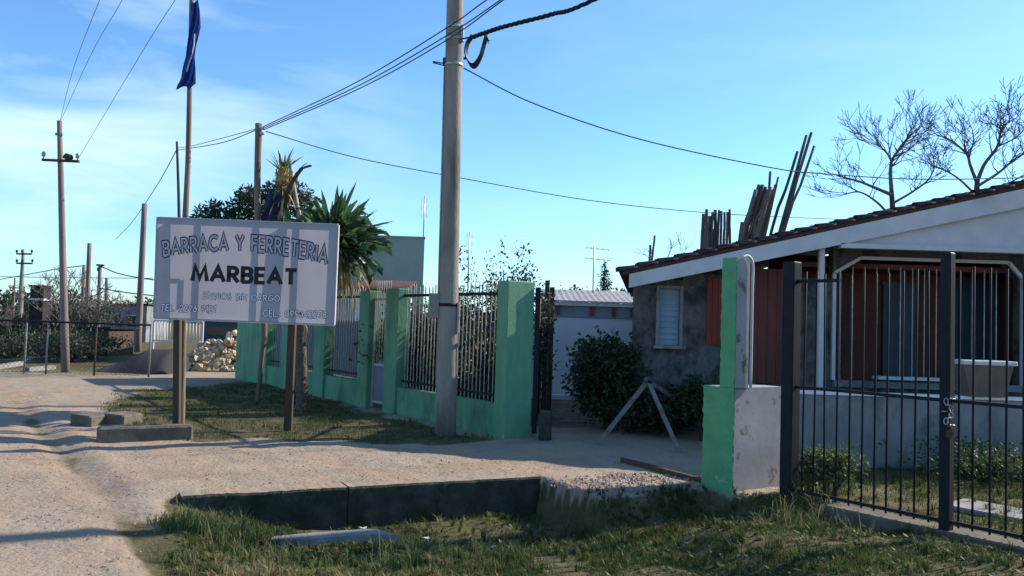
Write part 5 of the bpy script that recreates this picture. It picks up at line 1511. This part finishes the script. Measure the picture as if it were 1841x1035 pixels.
# broken slab lying in the ditch
sA, sB = G(480, 964, -.17), G(705, 954, -.17)
b = MB(); sd = (sB - sA).normalized(); sn = Vector((-sd.y, sd.x, 0))
poly = [(0, 0), (.35, -.04), (.7, .02), (1.05, -.02), ((sB - sA).length, .03), ((sB - sA).length - .1, .17), (.8, .20), (.3, .15), (.06, .09)]
b.prism(poly, sd, sn, sA - UP * .075, .05, Vector((.03, .05, 1)).normalized())
o = b.build('broken_slab', concrete, None, sA); tag(o, 'flat broken concrete slab lying in the weedy ditch', 'slab')
# kerb beam by the sign and slabs behind
kA, kB = G(166, 796), G(340, 790)
b = MB(); kd = (kB - kA).normalized(); b.box((kA + kB) / 2 + UP * .07 + Vector((0, .1, 0)), ((kB - kA).length, .20, .22), (kd, Vector((-kd.y, kd.x, 0)), UP), bev=.025)
o = b.build('concrete_beam', brown_conc, None, kA); tag(o, 'short concrete beam lying at the foot of the left sign post', 'concrete beam')
for k, (p0, p1, lb) in enumerate((((143, 776), (182, 752), 'dark broken slab at the left of the small culvert'), ((178, 770), (205, 752), 'pale striped slab in the middle of the small culvert'), ((205, 770), (236, 754), 'dark slab at the right of the small culvert'))):
    A, C_ = G(*p0), G(*p1); c_ = (A + C_) / 2
    b = MB()
    if k == 1:
        for q in range(3): b.box(c_ + UP * (.07 + .01 * q) + Vector((-.12 + .12 * q, .14 - .16 * q + .1, 0)), (.26, .11, .10), (Vector((.94, -.2, .1)).normalized(), Vector((.2, .94, 0)).normalized(), UP))
    else: b.box(c_ + UP * .05, (.34, .42, .20), (Vector((.94, -.25, -.05)).normalized(), Vector((.25, .94, 0)).normalized(), UP), bev=.02)
    o = b.build('culvert_slab', (brown_conc, concrete, brown_conc)[k], None, c_); tag(o, lb, 'slab')

# ------------------------------------------------------------------ grass, weeds, gravel
def blades(name, polys, n, hlo, hhi, wdt, m, seed, patch=1.6, thr=-.15, label=None, lean=.6, hmap=None):
    g = np.random.default_rng(seed); pts = []
    for poly in polys:
        a = np.array(poly); lo, hi = a.min(0), a.max(0)
        x = g.uniform(lo[0], hi[0], n); y = g.uniform(lo[1], hi[1], n)
        k = inpoly(x + g.normal(size=n) * .07 + .12 * np.sin(y * 7.1), y + g.normal(size=n) * .07 + .10 * np.sin(x * 6.3), poly); pts.append(np.stack([x[k], y[k]], 1))
    p = np.concatenate(pts)
    nv = np.array([mnoise.noise(Vector((a * patch, b_ * patch, seed))) + .5 * mnoise.noise(Vector((a * patch * 3.1, b_ * patch * 3.1, seed + 4))) for a, b_ in p])
    keep = nv + g.normal(size=len(p)) * .13 > thr
    p, nv = p[keep], nv[keep]
    N = len(p)
    z = height(p[:, 0], p[:, 1])
    h = (hlo + (hhi - hlo) * g.random(N) ** 1.6) * np.clip(.75 + nv, .5, 1.5)
    if hmap is not None: h = h * hmap(p[:, 0], p[:, 1])
    a = g.uniform(0, 6.283, N); s = np.stack([np.cos(a), np.sin(a), np.zeros(N)], 1)
    a2 = g.uniform(0, 6.283, N); ln = np.stack([np.cos(a2), np.sin(a2), np.zeros(N)], 1) * (h * lean * g.random(N))[:, None]
    b0 = np.stack([p[:, 0], p[:, 1], z - .005], 1); ww = wdt * (.6 + .8 * g.random(N))[:, None]
    mid = b0 + ln * .35 + np.array([0, 0, 1]) * (h * .58)[:, None]; tip = b0 + ln + np.array([0, 0, 1]) * (h * .95)[:, None]
    v = np.stack([b0 - s * ww, b0 + s * ww, mid + s * ww * .7, mid - s * ww * .7, tip], 1).reshape(-1, 3)
    k = np.arange(N) * 5
    tri = np.concatenate([np.stack([k, k + 1, k + 2], 1), np.stack([k, k + 2, k + 3], 1), np.stack([k + 3, k + 2, k + 4], 1)]).ravel()
    o = link_mesh(name, fastmesh(name, v, 3, tri, m), None, 'stuff')
    return tag(o, label, 'grass')
blades('verge_grass', [verge], 60000, .025, .075, .004, grass_m, 5, label='short patchy grass on the verge round the sign posts')
blades('ditch_grass', [fore], 150000, .02, .07, .0035, grass_m, 6, label='rough grass in the ditch and along the kerb in the foreground', thr=-.22)
blades('dry_grass', [foredry, fore], 20000, .015, .05, .003, grass_dry, 7, label='dry brown grass at the near edge of the ditch', lean=1.2)
blades('yard_grass', [yard], 30000, .03, .10, .004, grass_m, 8, label='grass of the yard behind the iron fence')
tall = [gp((330, 945), (420, 925), (560, 935), (640, 955), (500, 985), (380, 965)), gp((1400, 900), (1480, 890), (1520, 920), (1490, 955), (1420, 940)), gp((1440, 850), (1560, 850), (1560, 905), (1470, 905)), gp((700, 945), (960, 940), (1000, 960), (960, 1010), (720, 1000))]
blades('tall_grass', tall, 1300, .08, .22, .004, grass_m, 9, label='taller grass tufts by the headwall and the iron fence', thr=-.05, lean=.8)
edge = [gp((1000, 912), (1270, 892), (1400, 908), (1400, 918), (1270, 905), (1000, 930)), gp((322, 900), (345, 893), (345, 935), (318, 945))]
blades('edge_grass', edge, 2500, .05, .16, .0035, grass_m, 10, label='ragged grass at the shadow edge below the stepped pillar', lean=.8)
def tufts(name, polys, n, per, hlo, hhi, m, seed, label):
    g = np.random.default_rng(seed); pts = []
    for poly in polys:
        a = np.array(poly); lo, hi = a.min(0), a.max(0)
        x = g.uniform(lo[0], hi[0], n); y = g.uniform(lo[1], hi[1], n); k = inpoly(x + g.normal(size=n) * .07 + .12 * np.sin(y * 7.1), y + g.normal(size=n) * .07 + .10 * np.sin(x * 6.3), poly); pts.append(np.stack([x[k], y[k]], 1))
    p = np.concatenate(pts); N = len(p)
    hh = np.repeat(hlo + (hhi - hlo) * g.random(N) ** 1.5, per); c = np.repeat(p, per, 0); M_ = len(c)
    r = hh * .35 * g.random(M_); a = g.uniform(0, 6.283, M_); out = np.stack([np.cos(a), np.sin(a)], 1)
    b = c + out * r[:, None] * .5; z = height(b[:, 0], b[:, 1]) - .005; h = hh * g.uniform(.5, 1.1, M_)
    side = np.stack([-out[:, 1], out[:, 0], np.zeros(M_)], 1) * (.0028 * g.uniform(.6, 1.5, M_))[:, None]
    b0 = np.stack([b[:, 0], b[:, 1], z], 1); o3 = np.stack([out[:, 0], out[:, 1], np.zeros(M_)], 1)
    ben = (h * g.uniform(.15, .95, M_))[:, None]
    m1 = b0 + o3 * ben * .3 + np.array([0, 0, 1]) * (h * .6)[:, None]; t = b0 + o3 * ben + np.array([0, 0, 1]) * (h * g.uniform(.6, 1, M_))[:, None]
    v = np.stack([b0 - side, b0 + side, m1 + side * .8, m1 - side * .8, t], 1).reshape(-1, 3); k = np.arange(M_) * 5
    tri = np.concatenate([np.stack([k, k + 1, k + 2], 1), np.stack([k, k + 2, k + 3], 1), np.stack([k + 3, k + 2, k + 4], 1)]).ravel()
    tag(link_mesh(name, fastmesh(name, v, 3, tri, m), None, 'stuff'), label, 'grass')
tufts('grass_tufts', [fore], 620, 26, .05, .15, grass_m, 31, 'green grass tufts scattered over the foreground ditch bank')
tufts('dry_tufts', [fore, foredry], 420, 22, .04, .13, grass_dry, 32, 'straw coloured dry tufts among the foreground grass')
tufts('wall_grass', [gp((310, 930), (400, 915), (620, 925), (960, 930), (1000, 950), (700, 955), (420, 965), (300, 960))], 170, 26, .08, .24, weed_m, 33, 'taller grass tufts growing along the foot of the headwall')
tufts('verge_tufts', [verge], 420, 18, .03, .10, grass_m, 34, 'small grass tufts on the verge round the sign')
tufts('yard_tufts', [yard], 260, 22, .05, .16, grass_m, 35, 'grass tufts in the yard behind the iron fence')
tufts('bank_grass', [gp((978, 892), (1130, 886), (1272, 872), (1275, 900), (1130, 918), (975, 940))], 760, 18, .04, .13, grass_m, 37, 'ragged grass on the shaded bank below the gravel edge')
_t0, _t1 = HA + hn * .03, HB + hn * .03
_t2, _t3 = HB - hn * .10, HA - hn * .10
tufts('edge_tufts', [[(q.x, q.y) for q in (_t0, _t1, _t2, _t3)]], 60, 8, .02, .07, grass_dry, 38, 'sparse dry stems along the top edge of the headwall')
tufts('dead_stalks', [gp((310, 935), (560, 925), (980, 925), (1000, 960), (640, 975), (330, 975)), gp((1400, 895), (1500, 905), (1500, 950), (1380, 935))], 60, 4, .16, .42, grass_dry, 36, 'thin dead stalks standing above the grass by the headwall and iron fence')
g_ = np.random.default_rng(44); fa = np.array(fore); xx = g_.uniform(fa[:, 0].min(), fa[:, 0].max(), 5200); yy = g_.uniform(fa[:, 1].min(), fa[:, 1].max(), 5200)
kk = inpoly(xx, yy, fore); xx, yy = xx[kk], yy[kk]; N = len(xx); c = np.stack([xx, yy, height(xx, yy) + .012], 1)
a = g_.normal(size=(N, 3)); a[:, 2] = .25 + .2 * np.abs(a[:, 2]); a /= np.linalg.norm(a, axis=1)[:, None]
b_ = np.cross(a, np.array([0, 0, 1.0])); b_ /= np.linalg.norm(b_, axis=1)[:, None]; sz = (.012 + .022 * g_.random(N))[:, None]
v = np.stack([c, c + a * sz + b_ * sz * .5, c + a * sz * 2, c + a * sz - b_ * sz * .5], 1).reshape(-1, 3)
tag(link_mesh('low_weeds', fastmesh('low_weeds', v, 4, np.arange(N * 4), weed_m), None, 'stuff'), 'low broad-leaved weeds between the foreground grass', 'weeds')
# weeds behind the iron fence: leafy clumps
shrub(1500, 0, G(1500, 893).y, .62, .50, 1500, .045, weed_m, 91, 'leafy green weed clump behind the first bars of the iron fence', 'weed', 'weed', shell=.1, clumpn=10)
shrub(1460, 0, G(1455, 885).y, .40, .42, 700, .045, weed_m, 92, 'pale weed clump at the foot of the thick iron post', 'weed', 'weed', shell=.1, clumpn=7)
shrub(1765, 0, 9.4, 2.0, .42, 2200, .05, leaf_mid, 93, 'low creeping plants along the foot of the grey garden wall', 'plant', 'plant', shell=.1, clumpn=16)
# white trash scraps in the ditch
for k, (px, py, s_) in enumerate(((652, 926, .022), (768, 945, .018), (886, 962, .018))):
    q = G(px, py, -.22); q = Vector((q.x, q.y, hz(q) + .03)); b = MB(); g = random.Random(k)
    vs = [q + Vector((g.uniform(-1, 1) * s_ + (i_ % 3 - 1) * s_, (i_ // 3 - 1) * s_, g.uniform(0, .8) * s_)) for i_ in range(9)]
    b.add(vs, [(0, 1, 4, 3), (1, 2, 5, 4), (3, 4, 7, 6), (4, 5, 8, 7)]); o = b.build('litter', white_print, None, q)
    tag(o, 'small white scrap of litter in the ditch grass', 'litter', 'white litter scraps in the ditch')
# gravel
g = np.random.default_rng(3)
def pebbles(name, poly, n, s0, s1, label, seed):
    g = np.random.default_rng(seed); a = np.array(poly); lo, hi = a.min(0), a.max(0)
    x = g.uniform(lo[0], hi[0], n); y = g.uniform(lo[1], hi[1], n); k = inpoly(x, y, poly); x, y = x[k], y[k]; N = len(x)
    kp = height(x, y) > -.05; x, y = x[kp], y[kp]; N = len(x)
    s = s0 + (s1 - s0) * g.random(N) ** 3
    base = np.array([(1, 0, 0), (0, 1, 0), (-1, 0, 0), (0, -1, 0), (0, 0, .7), (0, 0, -.7)], float)
    v = base[None] * s[:, None, None] * g.uniform(.6, 1.3, (N, 6, 1)) + g.normal(size=(N, 6, 3)) * s[:, None, None] * .15
    c = np.stack([x, y, height(x, y) + s * .25], 1); v = (v + c[:, None]).reshape(-1, 3)
    f = np.array([(0, 1, 4), (1, 2, 4), (2, 3, 4), (3, 0, 4), (1, 0, 5), (2, 1, 5), (3, 2, 5), (0, 3, 5)])
    i = (f[None] + (np.arange(N) * 6)[:, None, None]).ravel()
    o = link_mesh(name, fastmesh(name, v, 3, i, stone_m), None, 'stuff'); tag(o, label, 'gravel')
drive = gp((-60, 800), (420, 800), (800, 800), (1270, 800), (1270, 878), (980, 892), (968, 858), (330, 893), (250, 960), (-80, 1035))
pebbles('gravel', drive, 5000, .004, .015, 'loose gravel on the dirt driveway', 1)
rim = gp((975, 862), (1100, 850), (1270, 850), (1268, 876), (1140, 884), (990, 892))
pebbles('coarse_gravel', rim, 2600, .006, .026, 'coarser gravel along the driveway edge by the stepped pillar', 2)
strt = gp((-80, 850), (300, 880), (250, 1035), (-100, 1100))
pebbles('street_grit', strt, 3000, .003, .012, 'grit scattered on the dirt street', 3)
side_ = gp((330, 880), (600, 862), (968, 850), (968, 858), (330, 893), (270, 960), (60, 1035), (200, 1035))
pebbles('loose_stones', side_ , 260, .010, .032, 'larger loose stones along the driveway edge and the street', 9)
print('objects', len(scene.objects), 'tris', sum(len(m.polygons) for m in bpy.data.meshes))
